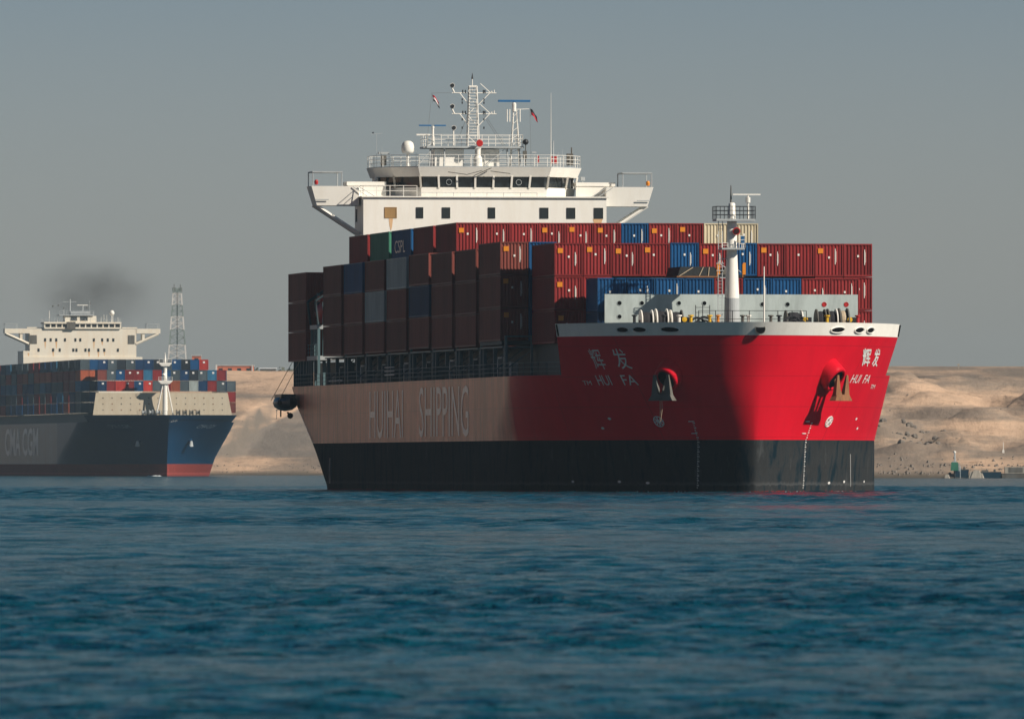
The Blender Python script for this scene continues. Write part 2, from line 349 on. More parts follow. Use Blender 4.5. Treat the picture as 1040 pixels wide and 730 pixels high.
# ------------------------------------------------------------------ water, land, haze
TH = 0.15476
def terrain_shore(x):
    t = min(1, max(0, (x+55)/115)); t = t*t*(3-2*t)
    return 3740+(2585-3740)*t + 10*mnoise.noise(Vector((x*0.02, 3.1, 0)))
def smooth(a, b, x):
    t = min(1, max(0, (x-a)/(b-a))); return t*t*(3-2*t)
def terrain_h(x, y):
    d = y-terrain_shore(x)
    if d < 0: return max(-3, d*0.1)
    right = smooth(-30, 60, x)
    top = 37.0*(1-right)+29.0*right
    base = 1.0*smooth(0, 6, d)+1.2*smooth(6, 60, d)
    rise = (top-2)*(0.10*smooth(10, 90, d)+0.42*smooth(60, 300, d)+0.48*smooth(230, 640, d))
    n1 = mnoise.noise(Vector((x*0.020, y*0.0055, 1.7))); n2 = mnoise.noise(Vector((x*0.05, y*0.014, 7.7)))
    n3 = mnoise.noise(Vector((x*0.2, y*0.05, 2.2))); n4 = mnoise.noise(Vector((x*0.6, y*0.2, 4.2)))
    amp = smooth(20, 160, d)*(1-smooth(380, 620, d)); rr = 0.30+0.70*right
    r = 1-abs(mnoise.noise(Vector((x*0.016+4, y*0.007+2, 9.1))))*2.4
    h = base+rise+amp*rr*(3.4*n1+2.6*max(r, 0)**2+1.0*n2)+smooth(5, 60, d)*(0.30*n3+0.10*n4)*(1-0.85*smooth(420, 700, d))
    # an eroded bluff low on the right bank, cut by gullies
    bl = math.exp(-((x-78)/12)**2)*smooth(100, 128, d+10*n2)*(1-smooth(170, 260, d))
    h += bl*(5.0+3.5*n3+1.5*n4)
    h += 2.2*math.exp(-((x-97)/5)**2)*smooth(60, 80, d+8*n3)*(1-smooth(90, 140, d))*(1+2*n4)
    # hollows and mounds on the right dune
    for mx_, md, sx_m, sd_m, hh_ in ((86, 190, 6, 38, -4.0), (104, 150, 7, 30, 3.2), (93, 330, 9, 70, 3.6), (112, 300, 8, 80, -3.0), (101, 75, 5, 16, 2.4), (116, 95, 7, 22, 2.6), (88, 80, 6, 14, 2.0), (108, 420, 10, 60, 2.2)):
        q_ = ((x-mx_-6*n1)/sx_m)**2+((d-md-25*n2)/sd_m)**2
        if q_ < 9: h += hh_*math.exp(-q_*1.2)*(1+0.5*n3)
    # a long spoil bank on the left whose edge climbs to the right
    e = 60+max(0, (x+92))*12.0
    h += (1-right)*(7.0+x*0.02)*smooth(e-6, e+14, d+10*n2)*(1-smooth(e+80, e+240, d))*smooth(-92, -88, x)*0
    lb_ = smooth(-1, 1, (x+92)*0.55-(d-110)*0.028)            # shadowed face right of a diagonal crest
    h -= (1-right)*lb_*5.0*smooth(70, 130, d)*(1-smooth(260, 420, d))
    h += 0.42*math.sin(6.283*h/3.1+4*n2)*smooth(60, 120, d)*(1-smooth(420, 560, d))*(0.3+0.7*right)
    g5 = abs(mnoise.noise(Vector((x*0.13, y*0.03, 11.3))))
    h -= 1.6*max(0, 0.35-g5)*smooth(30, 80, d)*(1-smooth(300, 420, d))*(0.25+0.75*right)
    # berm line near the water
    h += 1.3*math.exp(-((d-22)/7)**2)
    h += 1.4*mnoise.noise(Vector((x*0.012+5, 0, 0)))*smooth(500, 700, d)
    return h
xs = list(np.arange(-330, 330.1, 3.0)); ys = list(np.arange(2540, 3700, 5.0))+list(np.arange(3700, 4700, 6.0))+[4800, 5000, 5400, 6000, 7000, 8800]
vs = []; 
for y in ys:
    f = max(1.0, y/4700)*1.0
    for x in xs: vs.append((x*f, y, terrain_h(x*f, y) if y < 6100 else terrain_h(x, 4700)))
nx = len(xs)
fs = [(j*nx+i, j*nx+i+1, (j+1)*nx+i+1, (j+1)*nx+i) for j in range(len(ys)-1) for i in range(nx-1)]
m = bpy.data.materials.new('desert_sand'); n, l, p = nodes_of(m)
big = noise_tex(n, l, 1.0, mapped(n, l, (0.03, 0.006, 0.09)), 6, 0.62)
fine = noise_tex(n, l, 1.0, mapped(n, l, (0.30, 0.05, 1.1)), 9, 0.72)
rp = ramp(n, [(0.30, (0.29, 0.21, 0.155)), (0.42, (0.46, 0.325, 0.23)), (0.55, (0.60, 0.415, 0.285)), (0.72, (0.64, 0.445, 0.31))]); l.new(big, rp.inputs[0])
rp2 = ramp(n, [(0.34, (0.35, 0.33, 0.32)), (0.46, (1, 1, 1))]); l.new(fine, rp2.inputs[0])
c = mixc(n, l, 0.5, rp.outputs[0], rp2.outputs[0], 'MULTIPLY')
sx = n.new('ShaderNodeSeparateXYZ'); tc = n.new('ShaderNodeTexCoord'); l.new(tc.outputs['Object'], sx.inputs[0])
gp = noise_tex(n, l, 1.0, mapped(n, l, (0.024, 0.004, 0.16), loc=(4.3, 1.2, 0.6)), 7, 0.62)
gr = ramp(n, [(0.47, (0, 0, 0)), (0.58, (1, 1, 1))]); l.new(gp, gr.inputs[0])
c = mixc(n, l, math_node(n, l, 'MULTIPLY', gr.outputs[0], 0.75), c, (0.17, 0.15, 0.128))
# grey spoil tipped over the sand on the left: below a line climbing to the right, above the beach
ed = math_node(n, l, 'MULTIPLY_ADD', math_node(n, l, 'ADD', sx.outputs[0], 92.0), 0.62, 9.5)
ed = math_node(n, l, 'ADD', ed, math_node(n, l, 'MULTIPLY', math_node(n, l, 'SUBTRACT', fine, 0.5), 3.0))
q1 = n.new('ShaderNodeMapRange'); l.new(math_node(n, l, 'SUBTRACT', ed, sx.outputs[2]), q1.inputs[0]); q1.inputs[1].default_value = -0.4; q1.inputs[2].default_value = 0.4
q2 = n.new('ShaderNodeMapRange'); l.new(sx.outputs[2], q2.inputs[0]); q2.inputs[1].default_value = 5.0; q2.inputs[2].default_value = 6.6
q3 = math_node(n, l, 'LESS_THAN', sx.outputs[0], -35.0)
c = mixc(n, l, math_node(n, l, 'MULTIPLY', math_node(n, l, 'MULTIPLY', q1.outputs[0], q2.outputs[0]), math_node(n, l, 'MULTIPLY', q3, 0.85)), c, (0.185, 0.165, 0.145))
wet = n.new('ShaderNodeMapRange'); l.new(sx.outputs[2], wet.inputs[0]); wet.inputs[1].default_value = 0.3; wet.inputs[2].default_value = 1.6
c = mixc(n, l, wet.outputs[0], (0.10, 0.085, 0.065), c)
geo = n.new('ShaderNodeNewGeometry'); sn = n.new('ShaderNodeSeparateXYZ'); l.new(geo.outputs['Normal'], sn.inputs[0])
stp = n.new('ShaderNodeMapRange'); l.new(sn.outputs[2], stp.inputs[0]); stp.inputs[1].default_value = 0.80; stp.inputs[2].default_value = 0.955
c = mixc(n, l, stp.outputs[0], (0.17, 0.145, 0.12), c)      # bare rock where the ground is steep
l.new(c, p.inputs['Base Color']); p.inputs['Roughness'].default_value = 0.95; p.inputs['Specular IOR Level'].default_value = 0.1
bp = n.new('ShaderNodeBump'); bp.inputs['Strength'].default_value = 0.7; bp.inputs['Distance'].default_value = 0.8
l.new(noise_tex(n, l, 1.0, mapped(n, l, (0.22, 0.05, 0.3)), 8, 0.65), bp.inputs['Height']); l.new(bp.outputs[0], p.inputs['Normal'])
M['sand'] = m
mb = MB(); mb.solid = False; mb.add(vs, fs)
wv = []; wy = [(-1400+i*60) for i in range(85)]; prof = [(0, -1.0), (4, 0.8), (30, 2.5), (75, 20), (110, 31), (170, 36), (260, 80), (330, 86), (700, 86), (5200, 86)]  # added unseen left bank, built high to bounce warm light onto the hull
for y_ in wy:
    x0 = -(215+0.058*max(0, y_-600)*1.0)
    for dx, z_ in prof: wv.append((x0-dx-12*mnoise.noise(Vector((y_*0.004, dx*0.01, 5))), y_, z_+(2.5*mnoise.noise(Vector((y_*0.01, dx*0.02, 3))) if dx > 20 else 0)))
np_ = len(prof); mb.add(wv, [(j*np_+i, j*np_+i+1, (j+1)*np_+i+1, (j+1)*np_+i) for j in range(len(wy)-1) for i in range(np_-1)])
land = mb.build('hills', m, smooth=True); tag(land, kind='structure')
tag(land, 'pale tan desert bank and dunes rising behind the far shore, plus an added unseen left bank')

m = bpy.data.materials.new('canal_water'); n, l, p = nodes_of(m)
p.inputs['Roughness'].default_value = 0.10; p.inputs['IOR'].default_value = 1.33; p.inputs['Specular IOR Level'].default_value = 0.26
g1 = noise_tex(n, l, 1.0, mapped(n, l, (0.030, 0.012, 1)), 3, 0.5)       # wide gusts
g2 = noise_tex(n, l, 1.0, mapped(n, l, (0.10, 0.05, 1), loc=(30, 10, 0)), 4, 0.6)
w1 = noise_tex(n, l, 1.0, mapped(n, l, (0.55, 0.75, 1)), 5, 0.62)
w2 = noise_tex(n, l, 1.0, mapped(n, l, (1.9, 2.6, 1)), 5, 0.6)
rc = ramp(n, [(0.35, (0.0006, 0.047, 0.074)), (0.65, (0.0008, 0.070, 0.108))]); l.new(g1, rc.inputs[0]); l.new(rc.outputs[0], p.inputs['Base Color'])
gs = n.new('ShaderNodeMapRange'); l.new(g2, gs.inputs[0]); gs.inputs[1].default_value = 0.3; gs.inputs[2].default_value = 0.7; gs.inputs[3].default_value = 0.8; gs.inputs[4].default_value = 1.7
hh = math_node(n, l, 'MULTIPLY', w1, 1.0)
b1 = n.new('ShaderNodeBump'); b1.inputs['Distance'].default_value = 2.0; l.new(math_node(n, l, 'MULTIPLY', w1, gs.outputs[0]), b1.inputs['Height']); b1.inputs['Strength'].default_value = 1.0
b2 = n.new('ShaderNodeBump'); b2.inputs['Distance'].default_value = 0.22; l.new(math_node(n, l, 'MULTIPLY', w2, gs.outputs[0]), b2.inputs['Height']); b2.inputs['Strength'].default_value = 1.0
l.new(b1.outputs[0], b2.inputs['Normal']); l.new(b2.outputs[0], p.inputs['Normal'])
M['water'] = m
rng = np.random.default_rng(4)
Yr = [-1500, -800, -300, -100, 0, 30, 50]; y = 62.0
while y < 1350: Yr.append(y); y += min(y*0.0013, 0.68)
while y < 4300: Yr.append(y); y *= 1.0045
Yr += [4600, 5200, 6000, 7500, 8900]
Yr = np.array(Yr); side_ = 0.066*(0.62/0.066)**(np.arange(1, 86)/85.0); inner = np.concatenate([-side_[::-1], np.linspace(-0.066, 0.066, 380), side_]); outer = np.array([0.02, 0.06, 0.15, 0.35, 0.65, 1.0])
YY = np.maximum(Yr, 62.0)[:, None]
Xi = inner[None, :]*YY; e = 0.62*YY
XX = np.concatenate([-(e+(7000-e)*outer[None, ::-1]), Xi, e+(7000-e)*outer[None, :]], axis=1).astype(np.float32)
YG = np.repeat(Yr[:, None], XX.shape[1], axis=1).astype(np.float32)
ga = np.concatenate([np.full(6, 9.0), np.gradient(inner), np.full(6, 9.0)])
ZG = np.zeros_like(XX)
gap = np.gradient(np.maximum(Yr, 62.0)); gap[:8] = 50
for i in range(130):
    lam = 0.34*(5.0/0.34)**rng.random(); th_ = rng.normal(0.2, 0.8); k_ = 2*math.pi/lam
    a_ = 0.0052*lam**0.72*rng.uniform(0.5, 1.2); ph = rng.uniform(0, 6.28)
    lod = (np.clip((lam/np.maximum(gap, 1e-3)-2.2)/2.5, 0, 1)[:, None]*np.clip((lam/np.maximum(0.45*ga[None, :]*YY, 1e-3)-1.8)/2.0, 0, 1)).astype(np.float32)
    if lam > 1.9: lod = lod*np.clip(0.42+(YY-200)/450*(0.62), 0.42, 1.15).astype(np.float32)   # longer waves only out in the fairway
    arg = k_*(XX*math.sin(th_)+YG*math.cos(th_))+ph
    sn_ = np.sin(arg); ZG += a_*lod*(sn_-0.36*sn_*sn_+0.18)
LY = np.log(np.maximum(YG, 62.0)); gust = 0.72+0.30*np.sin(LY*7.5+0.8*np.sin(XX*0.06+LY*3)+0.3)+0.22*np.sin(LY*17.0+XX*0.04+1.7*np.sin(LY*5))
ZG *= np.clip(gust, 0.30, 1.2)
edge = np.clip((0.62*YY-np.abs(XX))/(0.1*YY), 0, 1); ZG *= edge
ZG[:8] = 0
nr, nc = XX.shape
me = bpy.data.meshes.new('water'); V_ = np.stack([XX, YG, ZG], -1).reshape(-1, 3).astype(np.float32)
idx = (np.arange(nr-1)[:, None]*nc+np.arange(nc-1)[None, :]).reshape(-1)
Q = np.stack([idx, idx+1, idx+nc+1, idx+nc], -1).astype(np.int32)
me.vertices.add(len(V_)); me.vertices.foreach_set('co', V_.ravel()); me.loops.add(Q.size); me.loops.foreach_set('vertex_index', Q.ravel())
me.polygons.add(len(Q)); me.polygons.foreach_set('loop_start', np.arange(0, Q.size, 4, dtype=np.int32)); me.polygons.foreach_set('use_smooth', np.ones(len(Q), dtype=bool))
me.update(calc_edges=True); me.materials.append(m)
water = bpy.data.objects.new('water', me); COL.objects.link(water)
tag(water, 'dark blue rippled canal water', kind='structure')

m = bpy.data.materials.new('haze_air'); m.use_nodes = True; n = m.node_tree.nodes; n.clear()
o_ = n.new('ShaderNodeOutputMaterial'); pv = n.new('ShaderNodeVolumePrincipled')
pv.inputs['Color'].default_value = (0.58, 0.80, 0.96, 1); pv.inputs['Density'].default_value = 0.000030; pv.inputs['Anisotropy'].default_value = 0.0
m.node_tree.links.new(pv.outputs[0], o_.inputs['Volume'])
mb = MB().box(-7100, 7100, -1600, 9000, -8, 95); haze = mb.build('haze', m); tag(haze, 'thin pale haze over the water', kind='stuff')

# ------------------------------------------------------------------ shipping containers
def corr(mb, axis, pos, a0, a1, z0, z1, depth, pitch, out):
    # a corrugated panel; axis 'x': plane x=pos spanned by y; 'y': plane y=pos spanned by x. out = +1/-1 outward
    k = max(2, round((a1-a0)/pitch)); pts = []
    for i in range(k):
        s = a0+(a1-a0)*i/k; w_ = (a1-a0)/k
        pts += [(s, 0), (s+w_*0.32, 0), (s+w_*0.5, 1), (s+w_*0.82, 1)]
    pts.append((a1, 0)); vs = []
    for z in (z0, z1):
        for a, d in pts:
            q = pos-out*depth*d
            vs.append((q, a, z) if axis == 'x' else (a, q, z))
    N = len(pts); fs = []
    for i in range(N-1):
        f = (i, i+1, N+i+1, N+i)
        if (axis == 'x') != (out > 0): f = f[::-1]
        fs.append(f)
    mb.add(vs, fs)
def container_body(L, W=2.438, H=2.80, pitch=0.28):
    mb = MB(); mb.solid = False; x, y = L/2-0.05, W/2-0.04
    mb.add([(-x, -y, 0.08), (x, -y, 0.08), (x, y, 0.08), (-x, y, 0.08)], [(0, 3, 2, 1)])
    mb.add([(-x, -y, H-0.04), (x, -y, H-0.04), (x, y, H-0.04), (-x, y, H-0.04)], [(0, 1, 2, 3)])
    corr(mb, 'x', x, -y, y, 0.08, H-0.04, 0.055, pitch, 1); corr(mb, 'x', -x, -y, y, 0.08, H-0.04, 0.055, pitch, -1)
    corr(mb, 'y', y, -x, x, 0.08, H-0.04, 0.04, 0.3, 1); corr(mb, 'y', -y, -x, x, 0.08, H-0.04, 0.04, 0.3, -1)
    return mb
def container_frame(L, W=2.438, H=2.80):
    mb = MB(); x, y = L/2, W/2
    for sx_ in (-1, 1):
        for sy in (-1, 1):
            a, b = sorted((sx_*x, sx_*(x-0.13))); c_, d = sorted((sy*y, sy*(y-0.12))); mb.box(a, b, c_, d, 0, H)
        for z0, z1 in ((0, 0.15), (H-0.11, H-0.003)):
            a, b = sorted((sx_*(x-0.01), sx_*(x-0.12))); mb.box(a, b, -y+0.12, y-0.12, z0, z1)
    for sy in (-1, 1):
        for z0, z1 in ((0, 0.14), (H-0.09, H-0.003)):
            a, b = sorted((sy*(y-0.01), sy*(y-0.1))); mb.box(-x+0.13, x-0.13, a, b, z0, z1)
    return mb
PROTO = {}; MR = random.Random(77)
def mesh_of(mb, name, mat):
    o = mb.build(name, mat); me = o.data; bpy.data.objects.remove(o); return me
for L in (12.19, 6.06):
    PROTO[L] = (mesh_of(container_body(L), 'shipping_container', M['brown']), mesh_of(container_frame(L), 'corner_frame', M['brown']))
    x = L/2
    PROTO[L] += (mesh_of(MB().box(x-0.045, x-0.03, -0.92, -0.48, 1.98, 2.40), 'hazard_placard', M['orange']),
                 mesh_of(MB().box(x-0.045, x-0.032, -0.14, 0.02, 1.66, 1.84), 'data_plate', M['white']),
                 mesh_of(MB().box(x-0.045, x-0.034, 0.50, 0.56, 1.05, 2.42).box(x-0.045, x-0.034, 0.59, 0.62, 1.25, 2.2), 'marking_strip', M['white']))
def obj(name, me, parent=None, mat=None):
    o = bpy.data.objects.new(name, me); COL.objects.link(o)
    if parent: o.parent = parent
    if mat: o.material_slots[0].link = 'OBJECT'; o.material_slots[0].material = mat
    return o
def place_container(ship, u_front, v, z, L, colour, label, group, marks=0, cat='container'):
    body, frame, placard, plate, strip_ = PROTO[L]
    o = obj('shipping_container', body, None, M[colour])
    p_ = ship.matrix_world @ Vector((u_front-L/2, v, z)); o.location = p_; o.rotation_euler = (0, 0, ship.rotation_euler.z)
    tag(o, label, cat, group)
    obj('corner_frame', frame, o, M[colour])
    if marks:
        if marks == 1 and MR.random() < 0.92: q = obj('hazard_placard', placard, o); q.location = (0, MR.uniform(-0.05, 0.08), MR.uniform(-0.08, 0.08))
        q = obj('data_plate', plate, o); q.location = (0, MR.uniform(-0.12, 0.12), MR.uniform(-0.15, 0.1))
        if MR.random() < 0.85: q = obj('marking_strip', strip_, o); q.location = (0, MR.uniform(-0.03, 0.12), 0); q.scale = (1, MR.uniform(0.9, 1.04), 1); q.scale.z = MR.uniform(0.8, 1.0)
    return o
ORD = ['', 'first', 'second', 'third', 'fourth', 'fifth', 'sixth', 'seventh', 'eighth', 'ninth', 'tenth', 'eleventh', 'twelfth', 'thirteenth', 'fourteenth', 'fifteenth', 'sixteenth', 'seventeenth']

# ------------------------------------------------------------------ the red container ship
ship = empty('container_ship', (17.164, 1032.4, 0), TH-math.pi/2)
tag(ship, 'large red hulled container ship with white bridge, nearest ship in the picture', 'ship', 'container ships')
bpy.context.view_layer.update()
hull = make_hull(H1, 7.0, 9.9, 13.1, M['hull1'], ship, [-1.5, -0.5, 0.4, 1.4, 2.4, 3.4, 4.4, 5.3, 6.2, 7.1, 8.0, 9.0, 9.9, 10.7, 11.5, 12.3, 13.1])
dk = make_deck(H1, 9.85, 7.0, -149, M['deck'], ship, 'main_deck', 0.12)
fd = make_deck(H1, 13.05, 22.3, 7.05, M['deck'], ship, 'forecastle_deck', 0.12)
bw = strip(H1, 13.1, 14.2, 7.0, M['bulwark'], ship, 'bulwark', 0.14, flare=0.10)
# white outer capping: rail on the bulwark
mb = MB()
for side, us_ in ((-1, (15.7, 17.2, 19.4)), (1, (15.4, 17.0, 19.3))):
    for u in us_:
        mb2 = MB(); v_, f_ = hull_patch(H1, u, 13.62, side, 0.56 if u > 18 else 0.52, 0.19, 0.085); mb2.add(v_, f_); o = mb2.build('fairlead', M['black'], bw)
        rim = MB(); pts = [hp(H1, u+0.60*math.cos(a), 13.62+0.25*math.sin(a), side)+hn(H1, u+0.60*math.cos(a), 13.62, side)*0.12 for a in [2*math.pi*i/18 for i in range(19)]]
        rim.path(pts, 0.045, 5).build('fairlead_rim', M['bulwark'], o)
mb2 = MB().lathe([(0.38, 0), (0.40, 0.03), (0.0, 0.035)], (22.76, 0.0, 13.62), 'x', 20); o = mb2.build('fairlead', M['black'], bw)
MB().lathe([(0.38, 0.0), (0.44, 0.01), (0.44, 0.05), (0.40, 0.06), (0.38, 0.0)], (22.76, 0.0, 13.62), 'x', 20).build('fairlead_rim', M['greyiron'], o)
# slots at the after ends of the bulwark
for side in (-1, 1):
    a = hp(H1, 7.35, 13.15, side)+hn(H1, 7.35, 13.15, side)*0.05; b_ = hp(H1, 7.35, 14.15, side)+hn(H1, 7.35, 14.15, side)*0.17
    MB().tube(a, b_, 0.09, 4).build('bulwark_slot', M['black'], bw)
# names on the bow
for side in (-1, 1):
    mt = M['faintletter'] if side < 0 else M['letter']
    if side < 0:
        hull_text(H1, '辉', 10.8, 12.2, 10.35, 12.05, side, M['letter'], hull, bold=0.0); hull_text(H1, '发', 13.5, 14.9, 10.35, 12.05, side, M['letter'], hull, bold=0.0)
        hull_text(H1, 'HUI', 10.2, 11.9, 9.0, 9.85, side, M['letter'], hull); hull_text(H1, 'FA', 13.2, 14.7, 9.0, 9.85, side, M['letter'], hull)
        hull_text(H1, 'TM', 8.1, 9.3, 9.05, 9.4, side, M['letter'], hull)
    else:
        hull_text(H1, '辉', 13.9, 12.4, 10.6, 12.1, side, M['letter'], hull, bold=0.015, slant=1.3); hull_text(H1, '发', 11.9, 10.4, 10.6, 12.1, side, M['letter'], hull, bold=0.015, slant=1.1)
        hull_text(H1, 'HUI', 14.6, 13.0, 9.2, 9.9, side, M['letter'], hull); hull_text(H1, 'FA', 12.2, 10.7, 9.2, 9.9, side, M['letter'], hull)
        hull_text(H1, 'TM', 9.6, 8.2, 8.75, 9.1, side, M['letter'], hull)
    # bow thruster mark: ring with a cross
    uc, zc = 14.85, 5.95; mk = MB(); ring = []
    for i in range(25):
        a = 2*math.pi*i/24; uu, zz = uc+0.42*math.cos(a), zc+0.42*math.sin(a); ring.append(hp(H1, uu, zz, side)+hn(H1, uu, zz, side)*0.03)
    mk.path(ring, 0.05, 5)
    for du, dz in ((0.38, 0), (0, 0.38), (0.27, 0.27), (0.27, -0.27)):
        p0 = hp(H1, uc-du, zc-dz, side)+hn(H1, uc, zc, side)*0.04; p1 = hp(H1, uc+du, zc+dz, side)+hn(H1, uc, zc, side)*0.04; mk.tube(p0, p1, 0.05, 5)
    mk.build('thruster_mark', M['letter'], hull)
    # draught figures
    z = 0.35; k = 0
    fig = MB()
    while z < 5.8:
        u = (16.6 if side < 0 else 16.1)+1.0*(z/5.8); v_, f_ = text_mesh(str(2*(k % 5)) if k % 2 == 0 else 'M', 0.01)
        w_ = 0.085
        fig.add([hp(H1, u-side*x*0.22, z+y*0.17, side)+hn(H1, u, z, side)*0.03 for x, y in v_], f_)
        z += 0.2; k += 1
    fig.build('draught_marks', M['letter'], hull)
    mk = MB()
    for uu, zz in ((17.6, 5.95), (17.4, 4.95)):
        p0 = hp(H1, uu-0.25, zz, side)+hn(H1, uu, zz, side)*0.03; p1 = hp(H1, uu+0.15, zz, side)+hn(H1, uu, zz, side)*0.03; mk.tube(p0, p1, 0.045, 4)
    mk.builds('load_mark', M['letter'], hull)
    if side > 0:
        fl_ = MB().path([hp(H1, 8.3-0.42*(3.2-z), z, side)+hn(H1, 8.3, z, side)*0.03 for z in (0.5, 1.4, 2.3, 3.2)], 0.04, 4); fl_.build('draught_marks', M['letter'], hull)
    # small bulb symbol and tug marks
    mk = MB()
    for uu, zz in ((9.6, 6.2), (8.2, 5.4), (9.0, 0.9), (12.2, 0.8), (2.5, 0.9)):
        v_, f_ = hull_patch(H1, uu, zz, side, 0.22, 0.11, 0.02, 8); mk.add(v_, f_)
    mk.builds('tug_mark', M['letter'], hull)
# owner's name along the side
hull_text(H1, 'HUIHAI', -92.8, -71.5, 4.75, 9.15, -1, M['oldletter'], hull, off=0.03)
hull_text(H1, 'SHIPPING', -61.5, -32.0, 4.8, 9.3, -1, M['oldletter'], hull, off=0.03)
hull_text(H1, 'SHIPPING', -32.0, -61.5, 4.8, 9.3, 1, M['oldletter'], hull, off=0.03)
mk = MB()
for uu in (-131, -131.02): mk.tube(hp(H1, -119.0, 0.6, -1)+Vector((0, -0.03, 0)), hp(H1, -119.0, 3.0, -1)+Vector((0, -0.03, 0)), 0.10, 4)
mk.build('draught_marks', M['oldletter'], hull)
mk = MB()                                                     # horizontal rubbing bar / plate seam
mk.path([hp(H1, u, 7.75, -1)+Vector((0, -0.0, 0)) for u in np.linspace(-143, -12, 30)], 0.03, 4)
mk.build('plate_seam', M['hull1'], hull)

# anchors on their bolsters
for side in (-1, 1):
    u0, z0 = 17.8, 9.9
    c0 = hp(H1, u0, z0, side); nn = hn(H1, u0, z0, side)
    d = (nn*0.86+Vector((0, 0, -0.28))).normalized(); t = Vector((0, 0, 1)).cross(d).normalized(); up = d.cross(t)
    if up.z < 0: up = -up
    bo = MB(); n_ = 28; prof = [(1.55, -0.9), (1.42, 0.35), (1.36, 0.85), (1.22, 0.98), (1.02, 0.98), (0.95, 0.80)]
    vs = []; 
    for i in range(n_):
        a = 2*math.pi*i/n_
        for r_, h_ in prof: vs.append(c0+d*h_*0.9+(t*math.cos(a)*0.92+up*math.sin(a)*1.05)*r_*0.84)
    k = len(prof); fs = [(i*k+j, ((i+1) % n_)*k+j, ((i+1) % n_)*k+j+1, i*k+j+1) for i in range(n_) for j in range(k-1)]
    bo.add(vs, fs); bolster = bo.build('anchor_bolster', M['hull1'], ship, smooth=True)
    me = bolster.data; 
    hole = MB(); c1 = c0+d*0.76
    hole.add([c1+(t*math.cos(2*math.pi*i/24)*0.92+up*math.sin(2*math.pi*i/24)*1.05)*0.87 for i in range(24)], [tuple(range(24))]); hole.build('hawse_opening', M['black'], bolster)
    # the stockless anchor: crown, two flukes, shank, ring
    am = M['rust'] if side > 0 else M['greyiron']
    ac = c0+d*1.45+Vector((0, 0, -1.05)); X_ = t; Y_ = Vector((t.y, -t.x, 0)).normalized(); Y_ = Y_ if Y_.dot(nn) > 0 else -Y_; Z_ = Vector((0, 0, 1))
    def P(a, b, c_): return ac+X_*a*0.92+Y_*b+Z_*c_*0.92
    cr = MB(); cr.hexa([P(-1.35, -0.32, -0.34), P(1.35, -0.32, -0.34), P(1.35, 0.32, -0.34), P(-1.35, 0.32, -0.34)],
                       [P(-1.0, -0.24, 0.22), P(1.0, -0.24, 0.22), P(1.0, 0.24, 0.22), P(-1.0, 0.24, 0.22)])
    anch = cr.build('anchor', am, ship)
    for s_ in (-1, 1):
        MB().hexa([P(s_*1.08, -0.2, 0.1), P(s_*0.26, -0.2, 0.1), P(s_*0.26, 0.2, 0.1), P(s_*1.08, 0.2, 0.1)],
                  [P(s_*0.86, 0.12, 2.0), P(s_*0.60, 0.12, 2.0), P(s_*0.60, 0.22, 2.0), P(s_*0.86, 0.22, 2.0)]).build('fluke', am, anch)
    MB().tube(P(0, 0, 0.1), c0+d*0.5+Vector((0, 0, 0.15)), 0.17, 8, 0.14).build('shank', am, anch)
    if side < 0:
        MB().path([P(-0.1, 0.2, -0.2), P(-0.12, 0.15, -1.2), P(-0.2, 0.1, -2.3)], 0.03, 4).path([P(0.1, 0.2, -0.2), P(0.1, 0.15, -1.2), P(-0.1, 0.1, -2.2)], 0.025, 4).build('anchor_lashing', M['rope'], anch)

# broken foam at the waterline of the bow
M['foamwhite'] = paint('thin_foam', (0.45, 0.52, 0.56), 0.9, 0.2)
fo = MB(); r0 = random.Random(8)
for side in (-1, 1):
    for i in range(60):
        u = 19.9-abs(r0.gauss(0, 9)); 
        if r0.random() < 0.45: continue
        q = hp(H1, u, 0, side)+hn(H1, u, 0, side)*r0.uniform(0.0, 0.5); a_, b2 = r0.uniform(0.2, 0.7), r0.uniform(0.1, 0.25)
        v0 = [(q.x+a_*math.cos(t_)*r0.uniform(.6, 1), q.y+b2*math.sin(t_)*r0.uniform(.6, 1), 0.0) for t_ in [0.9*j for j in range(7)]]
        b0 = len(fo.v); fo.v += v0+[(q.x, q.y, r0.uniform(0.04, 0.12))]; fo.f += [(b0+j, b0+(j+1) % 7, b0+7) for j in range(7)]
fo.solid = False; o = fo.build('waterline_foam', M['foamwhite']); o.matrix_world = ship.matrix_world.copy(); tag(o, 'thin broken foam along the waterline under the red bow', kind='stuff')

